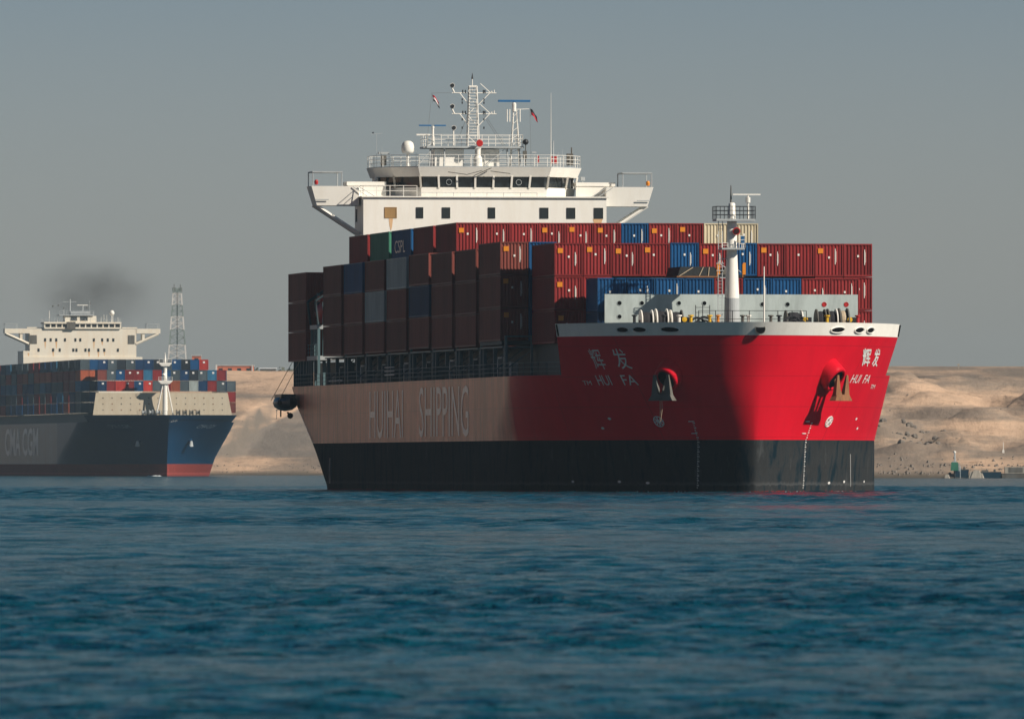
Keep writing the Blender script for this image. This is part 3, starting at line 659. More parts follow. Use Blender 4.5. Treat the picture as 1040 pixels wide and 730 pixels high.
# hatch coamings, stanchions under the outer stacks, rails
MB().box(-26.1, -14.0, -16.1, 16.1, 12.66, 12.97).build('stack_beam', M['darkteal'], ship)  # slab added to close the sunlit gap below the raised stack
mb = MB(); mb.box(-123.5, 1.2, -13.2, 13.2, 9.86, 12.645); coam = mb.build('hatch_coaming', M['darkteal'], ship)  # dark paint stands in for the shade under the front stack
MB().box(1.3, 7.0, -8.7, 8.7, 9.86, 15.2).build('hatch_coaming', M['darkteal'], ship)  # not a coaming: added block shuts sunlight out beneath the short row
mb = MB(); mb.box(-148.0, -135.0, -13.5, 13.5, 9.86, 12.2).build('hatch_coaming', M['teal'], ship)
P_ = 13.95
for k in list(range(1, 9)):
    uf = -k*P_
    for uu in (uf-0.25, uf-6.1, uf-11.95):
        for side in (-1, 1):
            s = MB().box(uu-0.14, uu+0.14, side*15.72-0.16, side*15.72+0.16, 9.86, 12.52)
            s.tube((uu, side*15.6, 10.6), (uu, side*13.3, 12.3), 0.08, 4)
            s.build('stack_stanchion', M['teal'], ship)
    for side in (-1, 1):
        MB().box(uf-12.2, uf, side*15.75-0.3, side*15.75+0.3, 12.40, 12.53).box(uf-12.2, uf, side*14.5-0.9, side*14.5+0.9, 12.36, 12.50).build('stack_beam', M['teal'], ship)
        MB().box(uf-3.4, uf-2.6, side*14.6-0.3, side*14.6+0.3, 9.86, 11.2).box(uf-8.9, uf-8.3, side*14.9-0.25, side*14.9+0.25, 9.86, 11.5).box(uf-7.4, uf-5.0, side*15.2-0.1, side*15.2+0.1, 11.5, 11.65).builds('deck_fitting', M['palegrey'] if k % 2 else M['teal'], ship)
for side in (-1, 1):
    MB().rail([(u, side*(hb(H1, u, 9.9)-0.12), 9.87) for u in (((4.6, 2, 0, -4, -8) if side < 0 else ()) + (-12, -60, -123, -144, -148.6))], 1.15, 1.9, 0.035, 3).build('deck_railing', M['teal'], ship)
MB().box(-121, -112, -16.08, -16.0, 10.2, 10.35).box(-84, -78, -16.12, -16.04, 10.5, 10.62).box(-84, -78, -16.12, -16.04, 10.85, 10.95).box(-84, -78, -16.12, -16.04, 11.2, 11.3).builds('gangway_frame', M['palegrey'], ship)
# lashing bridges between the bays
for k in range(1, 9):
    uf = -k*P_
    for side in (-1, 1):
        a, b_ = sorted((side*13.5, side*15.95)); mb = MB().box(uf+0.6, uf+1.05, a, b_, 13.3, 13.42)
        for v in (side*15.85, side*13.6): mb.box(uf+0.7, uf+0.95, v-0.1, v+0.1, 9.87, 13.3)
        mb.build('lashing_bridge', M['teal'], ship)

# the accommodation block
blk = MB().box(-133.8, -128.0, -11.75, 11.75, 9.86, 27.86).build('accommodation_block', M['white'], ship)
MB().box(-138.0, -133.8, -9.5, 9.5, 9.86, 27.8).build('engine_casing', M['white'], ship)
def window(par, uf, v0, v1, z0, z1, cover=None):
    f = MB()
    f.box(uf, uf+0.05, v0-0.07, v0, z0-0.07, z1+0.07).box(uf, uf+0.05, v1, v1+0.07, z0-0.07, z1+0.07).box(uf, uf+0.05, v0, v1, z0-0.07, z0).box(uf, uf+0.05, v0, v1, z1, z1+0.07)
    f.box(uf+0.002, uf+0.02, v0, v1, z0, z1)
    return f.build('window', cover or M['glass'], par)
for v0, v1, c_ in ((-9.65, -8.6, 'tan_cover'), (-6.6, -6.05, None), (-4.1, -3.45, None), (0.35, 0.9, None), (5.35, 6.05, None), (7.95, 8.65, None), (10.6, 11.35, None)):
    o = window(blk, -128.0, v0, v1, 25.95, 26.85, M[c_] if c_ else None)
window(blk, -128.0, -4.1+0.0, -3.45, 22.9, 23.8); window(blk, -128.0, 0.35, 0.9, 22.9, 23.8)
MB().box(-133.0, -132.2, -11.79, -11.75, 25.6, 26.8).build('window', M['greyiron'], blk)
MB().box(-134.0, -127.8, -11.95, 11.95, 27.86, 27.98).build('bridge_deck', M['white'], ship)
# wings: boxes carried on struts, awning frames at their ends
for side in (-1, 1):
    wb = MB(); a, b_ = sorted((side*11.3, side*16.45))
    wb.hexa([(-132.6, side*11.96, 27.1), (-129.6, side*11.96, 27.1), (-129.6, side*16.0, 27.1), (-132.6, side*16.0, 27.1)],
            [(-132.8, side*11.96, 28.95), (-129.4, side*11.96, 28.95), (-129.4, side*16.55, 28.95), (-132.8, side*16.55, 28.95)])
    wing = wb.build('bridge_wing', M['white'], ship)
    MB().box(-129.4, -129.36, *sorted((side*14.9, side*16.2)), 27.6, 27.7).build('wing_trim', M['palegrey'], wing)
    st = MB()
    for uu in (-130.0, -132.2): st.tube((uu, side*16.05, 27.15), (uu, side*11.8, 24.4), 0.17, 6)
    st.build('wing_strut', M['white'], wing)
    fr = MB()
    for v in (16.4, 13.6):
        for uu in (-129.6, -132.6): fr.tube((uu, side*v, 28.95), (uu, side*v, 30.3), 0.06, 5)
    fr.box(-132.7, -129.5, *sorted((side*13.55, side*16.45)), 30.24, 30.36)
    fr.build('awning_frame', M['palegrey'], wing)
    MB().lathe([(0.0, -0.24), (0.16, -0.18), (0.2, 0.08), (0.12, 0.24), (0, 0.26)], (-129.7, side*16.05, 29.3), 'z', 10).build('wing_lamp', M['orange'] if side > 0 else M['redpaint'], wing)
    # light canopy between the wheelhouse and the wing
    MB().box(-133.0, -130.4, *sorted((side*9.2, side*13.0)), 29.05, 29.4).box(-130.6, -130.5, *sorted((side*9.2, side*12.9)), 28.0, 29.05).build('wing_canopy', M['white'], wing)
    MB().path([(-129.3, side*10.5, 28.0), (-129.3, side*12.0, 28.9)], 0.04, 4).path([(-129.3, side*11.2, 28.0), (-129.3, side*12.6, 28.9)], 0.04, 4).builds('wing_ladder', M['palegrey'], wing)
MB().rail([(-127.9, -11.8, 27.98), (-127.9, -6.6, 27.98)], 1.0, 1.3, 0.04, 2).rail([(-127.9, -11.8, 27.98), (-129.0, -11.9, 27.98)], 1.0, 1.3, 0.04, 2).build('bridge_railing', M['white'], ship)
MB().rail([(-127.9, -6.3, 27.98), (-127.9, 5.0, 27.98)], 0.35, 1.6, 0.03, 1).build('bridge_railing', M['palegrey'], ship)
# wheelhouse: front face and two canted faces each side
F = [(-128.7, 6.05), (-131.0, 8.2), (-133.6, 9.5)]
poly = [(-137.2, -9.5), (-133.6, -9.5), (-131.0, -8.2), (-128.7, -6.05), (-128.7, 6.05), (-131.0, 8.2), (-133.6, 9.5), (-137.2, 9.5)]
def grow(pl, d): return [(x+(d if x > -137 else -0), y*(1+d/9.5)) for x, y in pl]
wh = MB().prism(poly, 27.98, 28.85, grow(poly, 0.08)).build('wheelhouse', M['white'], ship)
inner = grow(poly, -0.25)
MB().prism(inner, 28.80, 29.95).build('window_band', M['glass'], wh)
MB().prism(grow(poly, 0.28), 29.88, 30.78, grow(poly, 0.62)).build('wheelhouse_visor', M['white'], wh)
MB().box(-137.4, -134.1, -9.56, -9.50, 28.9, 29.9).box(-137.4, -134.1, 9.50, 9.56, 28.9, 29.9).builds('wheelhouse_panel', M['white'], wh)
def on_edge(a, b, t, off): 
    return (a[0]+(b[0]-a[0])*t+off, (a[1]+(b[1]-a[1])*t)*(1+off/9.5))
edges = [((-128.7, -6.05), (-128.7, 6.05), 7), ((-128.7, 6.05), (-131.0, 8.2), 1), ((-131.0, 8.2), (-133.6, 9.5), 1), ((-128.7, -6.05), (-131.0, -8.2), 1), ((-131.0, -8.2), (-133.6, -9.5), 1)]
for a, b, k in edges:
    for i in range(k+1):
        p0 = on_edge(a, b, i/k, 0.08); p1 = on_edge(a, b, i/k, 0.28)
        MB().tube((*p0, 28.8), (*p1, 29.95), 0.13, 4).build('window_post', M['white'], wh)
for v in (-3.4, 3.35):
    MB().lathe([(0.24, 0), (0.28, 0), (0.28, 0.03), (0.24, 0.03), (0.24, 0)], (-128.62, v, 29.35), 'x', 16).build('clear_view_screen', M['palegrey'], wh)
mb = MB().path([(-127.9, -3.6, 30.3), (-127.8, -1.8, 30.05), (-127.9, -0.3, 30.45)], 0.05, 4).path([(-127.9, 0.5, 30.4), (-127.8, 2.4, 30.15)], 0.05, 4).path([(-127.9, -1.0, 30.0), (-127.9, 0.6, 30.7)], 0.06, 4)
mb.builds('window_wiper_rail', M['greyiron'], wh)
# monkey island
roof = MB().prism(grow(poly, 0.62), 30.78, 30.86).build('wheelhouse_roof', M['palegrey'], ship)
rp_ = grow(poly, 0.5)
MB().rail([(x, y, 30.86) for x, y in rp_+rp_[:1]], 1.1, 1.25, 0.035, 3).build('roof_railing', M['white'], ship)
MB().box(-134.5, -131.0, -4.4, -1.6, 30.86, 32.55).build('mast_house', M['white'], ship)
MB().box(-134.5, -131.4, 0.0, 1.9, 30.86, 32.55).box(-131.4, -131.3, 0.5, 0.9, 31.0, 32.2).build('mast_house', M['white'], ship)
plat = MB().box(-134.8, -130.2, -5.3, 4.1, 32.65, 32.83).build('mast_platform', M['palegrey'], ship)
MB().rail([(-130.3, -5.2, 32.83), (-130.3, 4.0, 32.83), (-134.7, 4.0, 32.83), (-134.7, -5.2, 32.83), (-130.3, -5.2, 32.83)], 1.1, 1.4, 0.035, 3).build('platform_railing', M['white'], plat)
mb = MB()
for v in (-5.0, -3.6, 2.6, 3.8): MB().tube((-130.6, v, 30.86), (-130.6, v*0.98, 32.65), 0.09, 5).build('platform_leg', M['palegrey'], plat)
mb.tube((-130.5, -4.8, 32.5), (-130.5, -6.2, 30.9), 0.06, 4).tube((-130.5, 2.2, 32.5), (-130.5, 0.4, 30.9), 0.05, 4)
mb.builds('platform_leg', M['palegrey'], plat)
MB().lathe([(0.42, 30.86), (0.42, 31.7), (0.26, 31.9), (0.26, 32.5), (0.34, 32.65)], (-130.3, -0.35, 0), 'z', 14).build('platform_pillar', M['white'], plat)
o = MB().lathe([(0.10, -0.5), (0.16, -0.1), (0.34, 0.25), (0.30, 0.28)], (-129.8, -0.3, 33.1), 'x', 14).build('fog_horn', M['redpaint'], plat)
# main mast: ladder lattice with two yards and horns
mast = MB()
for v in (-1.25, -0.15):
    for du in (-0.45, 0.45): mast.tube((-131.2+du, v, 32.83), (-131.2+du*0.6, -0.7+(v+0.7)*0.65, 38.6), 0.062, 6)
for i in range(20):
    z = 33.0+i*0.29; h = 0.55*(1-0.35*(z-32.8)/5.8); mast.tube((-130.76, -0.7-h, z), (-130.76, -0.7+h, z), 0.035, 4)
for i in range(6):
    z = 33.0+i*0.95; h = 0.55*(1-0.35*(z-32.8)/5.8); s_ = 1 if i % 2 else -1
    mast.tube((-131.64, -0.7-h*s_, z), (-131.64, -0.7+h*s_, z+0.95), 0.04, 4)
mast.tube((-131.2, -1.1, 38.6), (-131.2, -0.3, 38.6), 0.07, 5)
mast.tube((-131.2, -0.75, 38.6), (-131.2, -0.75, 39.5), 0.05, 5)
mm_ = mast.build('main_mast', M['white'], ship)
MB().tube((-131.2, -0.75, 39.3), (-131.2, -0.75, 39.85), 0.11, 6, 0.02).build('mast_aerial', M['dark'], mm_)
for z in (37.95, 35.95):
    y = MB().tube((-131, -2.75, z), (-131, 1.55, z), 0.05, 5)
    y.tube((-131, -2.0, z), (-131, -1.1, z-1.15), 0.05, 4).tube((-131, 0.9, z), (-131, -0.2, z-1.15), 0.05, 4)
    y.tube((-131, 1.0, z), (-131, 0.0, z+0.9), 0.04, 4)
    yd = y.build('mast_yard', M['white'], mm_)
    for v in (-1.7, -1.45, 0.3, 0.45):
        MB().tube((-131, v, z-0.05), (-131, v, z+0.28), 0.07, 5).build('navigation_lamp', M['dark'], yd)
    MB().tube((-131, 1.35, z), (-131, 1.35, z+0.3), 0.05, 5).tube((-131, 1.1, z), (-131, 1.1, z+0.2), 0.07, 5).build('navigation_lamp', M['white'], yd)
for v, z, base in ((-2.75, 38.65, 37.95), (-2.75, 36.65, 35.95), (-2.6, 34.6, 32.83)):
    MB().tube((-131, v+0.25 if base > 33 else v, base), (-131, v, z-0.2), 0.08, 5).tube((-131.3, v, z), (-130.75, v, z), 0.16, 8, 0.24).build('loudhailer', M['white'], mm_)
    MB().tube((-130.74, v, z), (-130.70, v, z), 0.2, 10).build('loudhailer_mouth', M['dark'], mm_)
for z in (34.5, 35.3, 36.9, 37.2):
    for v in (-1.75, 0.35): MB().tube((-131, v, z), (-131, v, z+0.22), 0.07, 5).build('navigation_lamp', M['dark'], mm_)
MB().tube((-131, -2.3, 33.1), (-131, -1.1, 36.2), 0.015, 3).tube((-131, 2.4, 32.9), (-131, 0.2, 36.2), 0.015, 3).tube((-131, 3.4, 31.0), (-131, -0.1, 36.4), 0.015, 3).tube((-131, -2.8, 37.95), (-131, -4.6, 37.93), 0.012, 3).builds('mast_stay', M['greyiron'], mm_)
# two radars
rm = MB()
for v, dv in ((2.95, 0.3), (3.85, -0.3)):
    for uu in (-131.6, -130.9): rm.tube((uu, v, 30.86), (-131.2, v+dv, 36.3), 0.07, 5)
for i in range(7): rm.tube((-131, 3.0+i*0.03, 31.5+i*0.7), (-131, 3.8-i*0.03, 31.9+i*0.7), 0.035, 4)
rm.tube((-131.2, 3.3, 36.2), (-131.2, 3.3, 36.7), 0.2, 8).tube((-131.2, 3.35, 36.4), (-131.2, 4.75, 36.45), 0.04, 4)
rmo = rm.build('radar_mast', M['white'], ship)
for v in (2.6, 2.85, 3.85): MB().tube((-131, v, 35.2), (-131, v, 36.4), 0.06, 5).build('radar_mast_lamp', M['white'], rmo)
MB().box(-131.35, -131.05, 1.75, 4.85, 37.1, 37.3).build('radar_scanner', M['bluebar'], rmo)
MB().lathe([(0.20, 36.7), (0.20, 36.95), (0.08, 37.1)], (-131.2, 3.3, 0), 'z', 10).build('radar_turning_unit', M['white'], rmo)
rm = MB().tube((-131.0, -4.6, 32.83), (-131.0, -4.6, 34.55), 0.13, 8, 0.1).tube((-131, -4.6, 33.1), (-131, -5.5, 32.7), 0.05, 4).box(-131.1, -130.9, -6.2, -4.9, 33.85, 34.0)
rmo = rm.build('radar_mast', M['white'], ship)
MB().box(-131.1, -130.9, -5.95, -4.75, 34.75, 34.88).box(-131.1, -130.9, -4.45, -3.35, 34.75, 34.88).build('radar_scanner', M['bluebar'], rmo)
MB().tube((-131, -4.6, 34.55), (-131, -4.6, 34.75), 0.14, 8).build('radar_turning_unit', M['white'], rmo)
# satellite dome, whip aerials, ball, rail boxes
sd = MB().lathe([(0.0, 0.62), (0.28, 0.58), (0.5, 0.4), (0.62, 0.1), (0.62, -0.35), (0.5, -0.62), (0.0, -0.64)], (-131.5, -6.95, 32.75), 'z', 24).build('satellite_dome', M['white'], ship, smooth=True)
MB().tube((-131.5, -6.95, 30.86), (-131.5, -6.95, 32.15), 0.13, 8).build('dome_post', M['white'], sd)
MB().tube((-131.5, 6.93, 30.86), (-131.5, 6.93, 38.0), 0.05, 5, 0.015).build('whip_aerial', M['white'], ship)
MB().tube((-131.5, 7.15, 30.86), (-131.5, 7.15, 33.4), 0.09, 6, 0.06).build('whip_aerial', M['palegrey'], ship)
for v, h in ((-9.3, 1.9), (-8.6, 1.4), (-6.0, 1.6), (8.2, 1.8), (8.7, 1.4), (9.2, 1.9), (7.8, 1.5)):
    MB().tube((-132.5, v, 30.86), (-132.5, v, 30.86+h), 0.03, 4, 0.01).build('short_aerial', M['palegrey'], ship)
MB().lathe([(0, -0.3), (0.22, -0.2), (0.3, 0), (0.22, 0.2), (0, 0.3)], (-130.1, 4.25, 33.25), 'z', 14).build('searchlight', M['dark'], ship)
MB().tube((-130.1, 4.25, 31), (-130.1, 4.25, 33.0), 0.05, 5).box(-130.3, -130.0, 4.0, 4.35, 31.6, 32.4).build('searchlight_post', M['greyiron'], ship)
for v in (7.4, 5.5): MB().box(-130.6+(-2 if v > 6 else 0), -130.4+(-2 if v > 6 else 0), v-0.3 if v > 6 else v-0.08, v+0.3 if v > 6 else v+0.1, 31.25, 31.95).build('liferaft_marker', M['redpaint'], ship)
MB().box(-131.2, -130.9, 5.0, 5.4, 32.2, 32.35).tube((-131, 5.2, 30.9), (-131, 5.2, 32.2), 0.04, 4).box(-133.2, -132.6, -9.6, -8.6, 32.1, 32.3).tube((-133, -9.3, 30.9), (-133, -9.3, 32.1), 0.05, 4).builds('floodlight', M['palegrey'], ship)
MB().box(-132.6, -132.3, -9.4, -8.9, 31.0, 32.0).box(-132.6, -132.2, 8.6, 9.2, 31.1, 32.2).box(-132.4, -132.2, 9.0, 9.1, 32.2, 32.8).builds('equipment_locker', M['greyiron'], ship)
MB().tube((-134, -8.2, 29.4), (-134, -8.2, 29.5), 0.3, 8).box(-131.6, -131.3, 9.8, 10.2, 29.6, 29.95).tube((-131.4, 10.0, 29.4), (-131.4, 10.0, 29.6), 0.04, 4).builds('wing_floodlight', M['palegrey'], ship)
# wind vane far left
MB().tube((-133, -9.75, 30.9), (-133, -9.75, 34.0), 0.02, 4).tube((-133, -10.3, 34.0), (-133, -9.2, 34.1), 0.02, 4).build('wind_vane', M['palegrey'], ship)
MB().lathe([(0, -0.1), (0.1, 0), (0, 0.1)], (-133, -10.1, 34.15), 'z', 8).build('wind_vane_cup', M['dark'], ship)
# flags
def flag(name, v, z, cols, label, dirn):
    root = empty('flag'); root.parent = None
    tag(root, label, 'flag', 'signal flags of the red ship')
    W_ = ship.matrix_world; root.location = W_ @ Vector((-131, v, z)); root.rotation_euler = (0, 0, ship.rotation_euler.z)
    n_ = len(cols)
    for i, c_ in enumerate(cols):
        mb = MB(); a0, a1 = i/n_, (i+1)/n_; N = 8; vs = []
        for j in range(N+1):
            s = j/N
            for a in (a0, a1):
                vs.append((0.06*math.sin(s*6), dirn*(s*0.62)+a*0.10*dirn, -s*0.62-a*0.62+0.10*math.sin(s*5)))
        mb.add(vs, [(2*j, 2*j+2, 2*j+3, 2*j+1) for j in range(N)]); mb.build(name, c_, root)
    MB().tube((0, 0, 0.1), (0, 0, -0.75), 0.015, 4).build('halyard', M['greyiron'], root)
M['flagred'] = paint('red_flag_cloth', (0.45, 0.015, 0.03), 0.8, 0.1); M['flagwhite'] = paint('white_flag_cloth', (0.7, 0.7, 0.7), 0.8, 0.1)
flag('flag_stripe', -4.65, 37.75, [M['flagred'], M['flagwhite'], M['dark']], 'small red white and black striped flag flying left of the main mast', 1)
flag('flag_stripe', 4.85, 36.45, [M['dark'], M['flagred']], 'small dark red flag flying right of the tall blue radar', 1)
MB().tube((-131, -4.7, 38.0), (-131, -5.2, 32.9), 0.012, 3).tube((-131, 4.8, 36.45), (-131, 4.9, 31), 0.012, 3).builds('flag_halyard', M['greyiron'], ship)

# the side structure aft, between bridge and after stack
sd_ = MB()
for uu in (-145.5, -143.8, -142.0, -140.6, -138.6, -136.6, -134.8, -133.4, -131.2, -128.9):
    sd_.box(uu-0.12, uu+0.12, -16.05, -15.8, 9.87, 15.4 if uu < -140 or uu > -134 else 12.5)
sd_.box(-134.0, -133.7, -15.4, -15.1, 9.87, 18.8).box(-130.2, -129.9, -15.4, -15.1, 9.87, 17.9).box(-144.0, -143.7, -15.7, -15.4, 9.87, 18.0)
for uu in (-143.2, -137.4, -131.5): sd_.box(uu-0.9, uu+0.9, -15.0, -14.8, 9.87, 11.8)
sd_.rail([(-145.5, -16.0, 12.75), (-129, -16.0, 12.75)], 1.1, 1.6, 0.04, 3)
sd_.tube((-144.5, -15.9, 12.8), (-139, -15.9, 15.4), 0.07, 4).tube((-134, -15.9, 12.8), (-130, -15.9, 15.4), 0.07, 4)
fr = sd_.build('side_structure', M['teal'], ship)
MB().box(-142.6, -128.8, -16.1, -13.5, 12.35, 12.75).build('boat_deck', M['palegrey'], fr)
MB().box(-145.0, -140.6, -16.1, -14.5, 15.3, 15.75).build('boat_deck', M['palegrey'], fr)
MB().box(-133.8, -128.8, -16.1, -14.2, 15.3, 15.7).build('boat_deck', M['palegrey'], fr)
# lifeboat in its davit
lb = empty('lifeboat', ship.matrix_world @ Vector((-132.0, -14.6, 15.75)), ship.rotation_euler.z)
tag(lb, 'dull red enclosed lifeboat in a davit on the side of the red ship', 'lifeboat')
def boat_mesh(L, W, H, sheer=0.15, n=14, m_=12):
    vs = []; fs = []
    for i in range(n+1):
        t = -1+2*i/n; w_ = W/2*(1-abs(t)**2.6); 
        for j in range(m_):
            a = 2*math.pi*j/m_; y = w_*math.cos(a); z = H/2+H/2*(1-0.35*abs(t)**3)*math.sin(a)+sheer*t*t
            vs.append((t*L/2, y, z))
    for i in range(n):
        for j in range(m_): fs.append((i*m_+j, i*m_+(j+1) % m_, (i+1)*m_+(j+1) % m_, (i+1)*m_+j))
    return vs, fs
mb = MB(); mb.add(*boat_mesh(6.5, 2.4, 2.3)); mb.build('boat_shell', M['redpaint'], lb, smooth=True)
MB().box(-1.5, 0.4, -0.8, 0.8, 2.2, 2.75).build('conning_cabin', M['redpaint'], lb)
MB().path([(-2.6, -1.3, 0), (-2.6, -1.6, 2.2), (-2.6, 0, 3.3)], 0.13, 5).path([(2.6, -1.3, 0), (2.6, -1.6, 2.2), (2.6, 0, 3.3)], 0.13, 5).builds('davit', M['darkteal'], lb)
# the mooring boat hoisted at the quarter
mbt = empty('mooring_boat', ship.matrix_world @ Vector((-143.5, -17.15, 7.55)), ship.rotation_euler.z)
tag(mbt, 'dark navy mooring boat hoisted on ropes at the stern quarter of the red ship', 'boat')
mb = MB(); mb.add(*boat_mesh(7.0, 2.25, 1.55, 0.1)); mb.build('boat_hull', M['boatnavy'], mbt, smooth=True)
MB().box(-2.6, 2.2, -0.7, 0.7, 1.25, 1.62).build('boat_cover', M['boatnavy'], mbt)
MB().box(-3.3, -3.1, -0.06, 0.06, -0.55, 0.3).tube((2.6, -0.15, -0.1), (2.6, 0.2, -0.7), 0.1, 5).lathe([(0.02, -0.05), (0.3, 0), (0.02, 0.05)], (2.8, 0.1, -0.45), 'x', 8).builds('propeller_gear', M['dark'], mbt)
MB().lathe([(0.14, 0), (0.22, 0.06), (0.22, 0.2), (0.14, 0.26)], (3.2, -1.0, 0.8), 'x', 10).build('boat_fender', M['dark'], mbt)
MB().tube((-2.9, -1.0, 1.0), (-2.5, 1.35, 5.3), 0.035, 4).tube((2.9, -1.0, 1.0), (2.2, 1.35, 5.3), 0.035, 4).builds('boat_fall', M['rope'], mbt)

# foremast
fm = MB().lathe([(0.66, 13.05), (0.64, 14.6), (0.60, 16.6), (0.44, 20.3), (0.40, 22.8), (0.32, 23.0), (0.28, 24.2), (0.2, 24.3)], (14, -0.87, 0), 'z', 24).build('foremast', M['white'], ship, smooth=True)
MB().lathe([(0.675, 13.06), (0.655, 14.6), (0.62, 16.3)], (14, -0.87, 0), 'z', 24).build('mast_foot', M['palegrey'], fm)
MB().tube((14, -0.95, 24.3), (14, -0.95, 25.75), 0.10, 6, 0.04).build('mast_aerial', M['greyiron'], fm)
MB().box(13.0, 15.0, -2.35, 0.95, 22.75, 22.93).build('mast_platform', M['palegrey'], fm)
MB().rail([(15.0, -2.35, 22.93), (15.0, 0.95, 22.93), (13.0, 0.95, 22.93), (13.0, -2.35, 22.93), (15.0, -2.35, 22.93)], 1.05, 0.7, 0.035, 3).build('platform_railing', M['dark'], fm)
MB().box(13.6, 15.1, -1.9, 0.05, 20.35, 20.5).build('mast_platform', M['palegrey'], fm)
MB().rail([(15.1, -0.45, 20.5), (15.1, 0.05, 20.5), (13.6, 0.05, 20.5)], 1.0, 0.7, 0.035, 3).build('platform_railing', M['white'], fm)
MB().rail([(15.1, -1.9, 20.5), (15.1, -1.4, 20.5)], 0.4, 0.5, 0.035, 2).build('platform_railing', M['white'], fm)
MB().box(14.75, 14.8, -0.25, 0.05, 20.9, 21.5).build('platform_panel', M['bluebar'], fm)
hl = MB().tube((14.2, -0.6, 21.9), (14.75, -0.6, 21.9), 0.25, 12, 0.33).build('signal_lamp', M['redpaint'], fm)
MB().tube((14.76, -0.6, 21.9), (14.79, -0.6, 21.9), 0.24, 12).build('lamp_lens', M['lamp'], hl)
MB().tube((14.3, 0.45, 22.93), (14.3, 0.45, 24.7), 0.10, 8).tube((14.3, 0.45, 24.3), (14.3, 0.45, 24.75), 0.2, 8).build('radar_post', M['white'], fm)
MB().box(14.2, 14.4, -0.85, 1.5, 24.93, 25.04).tube((14.3, 0.45, 24.7), (14.3, 0.45, 24.95), 0.08, 6).build('radar_scanner', M['white'], fm)
ld = MB()
for v in (-2.1, -1.75): ld.tube((14.2, v, 13.1), (14.2, v+0.05, 22.75), 0.04, 4)
for i in range(32): ld.tube((14.2, -2.08, 13.4+i*0.29), (14.2, -1.72, 13.4+i*0.29), 0.022, 4)
for z in (16.3, 18.0, 19.6): ld.tube((14.2, -1.9, z), (14.2, -1.3, z), 0.05, 4)
for z in (14.4, 15.0, 16.6, 18.6, 19.2): ld.tube((14.3, -2.25, z), (14.3, -1.6, z), 0.045, 4)
ld.build('mast_ladder', M['palegrey'], fm)
ld = MB()
for v in (-4.1, -3.5, -2.9): ld.tube((14.8, v, 13.1), (14.8, v, 15.7), 0.04, 4)
for i in range(6): ld.tube((14.8, -4.1, 13.4+i*0.42), (14.8, -2.9, 13.4+i*0.42), 0.03, 4)
ld.build('forecastle_ladder', M['dark'], ship)
MB().tube((17.5, 1.25, 13.1), (17.5, 1.25, 18.9), 0.09, 6, 0.05).build('jackstaff', M['white'], ship)
MB().rail([(17.5, -4.3, 13.1), (17.5, 0, 13.1), (17.2, 4.9, 13.1)], 2.1, 1.4, 0.04, 3).build('forecastle_railing', M['dark'], ship)
# the grey breakwater with its holes
br = MB().box(9.9, 10.1, -11.05, 10.6, 13.06, 16.67).build('breakwater', M['grey'], ship)
for v in np.linspace(-10, 9.8, 9): MB().add([(9.9, v-0.05, 13.06), (8.4, v-0.05, 13.06), (9.9, v-0.05, 16.2), (9.9, v+0.05, 13.06), (8.4, v+0.05, 13.06), (9.9, v+0.05, 16.2)], [(0, 1, 2), (5, 4, 3), (0, 3, 4, 1), (1, 4, 5, 2)]).build('bracket', M['grey'], br)
for v, z, red in ((-9.79, 15.92, 0), (-7.88, 15.92, 0), (-4.71, 15.92, 0), (-2.54, 15.92, 0), (2.43, 15.84, 0), (4.58, 15.84, 0), (7.72, 15.84, 1), (9.61, 15.84, 1), (-9.79, 14.78, 0), (9.61, 14.74, 1)):
    MB().lathe([(0.17, 0.0), (0.20, 0.0), (0.21, 0.03), (0.17, 0.035), (0.17, 0.0)], (10.1, v, z), 'x', 16).build('hole_rim', M['grey'] if not red else M['redpaint'], br)
    MB().tube((10.102, v, z), (10.108, v, z), 0.17, 16).build('drain_hole', M['black'] if not red else M['redpaint'], br)
# mooring winches and their rope drums behind the bulwark
def winch(v0, v1, nd, seed):
    rnd = random.Random(seed)
    base = MB().box(12.4, 14.6, v0, v1, 13.06, 13.35).build('mooring_winch', M['dark'], ship)
    MB().tube((13.5, v0, 14.3), (13.5, v1, 14.3), 0.16, 8).build('winch_shaft', M['greyiron'], base)
    for i in range(nd):
        a = v0+(v1-v0)*(i+0.12)/nd; b = v0+(v1-v0)*(i+0.85)/nd; R_ = rnd.uniform(0.95, 1.2)
        for v, m__ in ((a, 'bulwark'), (b, 'bulwark')):
            MB().lathe([(0.1, -0.05), (R_, -0.05), (R_, 0.05), (0.1, 0.05)], (13.5, v, 14.3), 'y', 22).build('drum_flange', M[m__] if rnd.random() < 0.6 else M['greyiron'], base)
        MB().lathe([(R_*0.55, a-b+0.06), (R_*0.8, (a-b)*0.8), (R_*0.84, (a-b)*0.5), (R_*0.8, (a-b)*0.2), (R_*0.55, -0.06)], (13.5, b, 14.3), 'y', 18).build('rope_drum', M['rope'] if rnd.random() < 0.45 else M['darkrope'], base)
    MB().box(12.8, 14.2, v1+0.02, v1+0.5, 13.36, 14.7).build('winch_gearbox', M['dark'], base)
    MB().lathe([(0, 0), (0.2, 0.02), (0.22, 0.3), (0, 0.32)], (14.3, v1-0.1, 14.5), 'x', 10).build('winch_motor', M['yellow'], base)
winch(-8.7, -4.9, 3, 3); winch(3.6, 5.4, 1, 8); winch(6.3, 9.2, 3, 5)
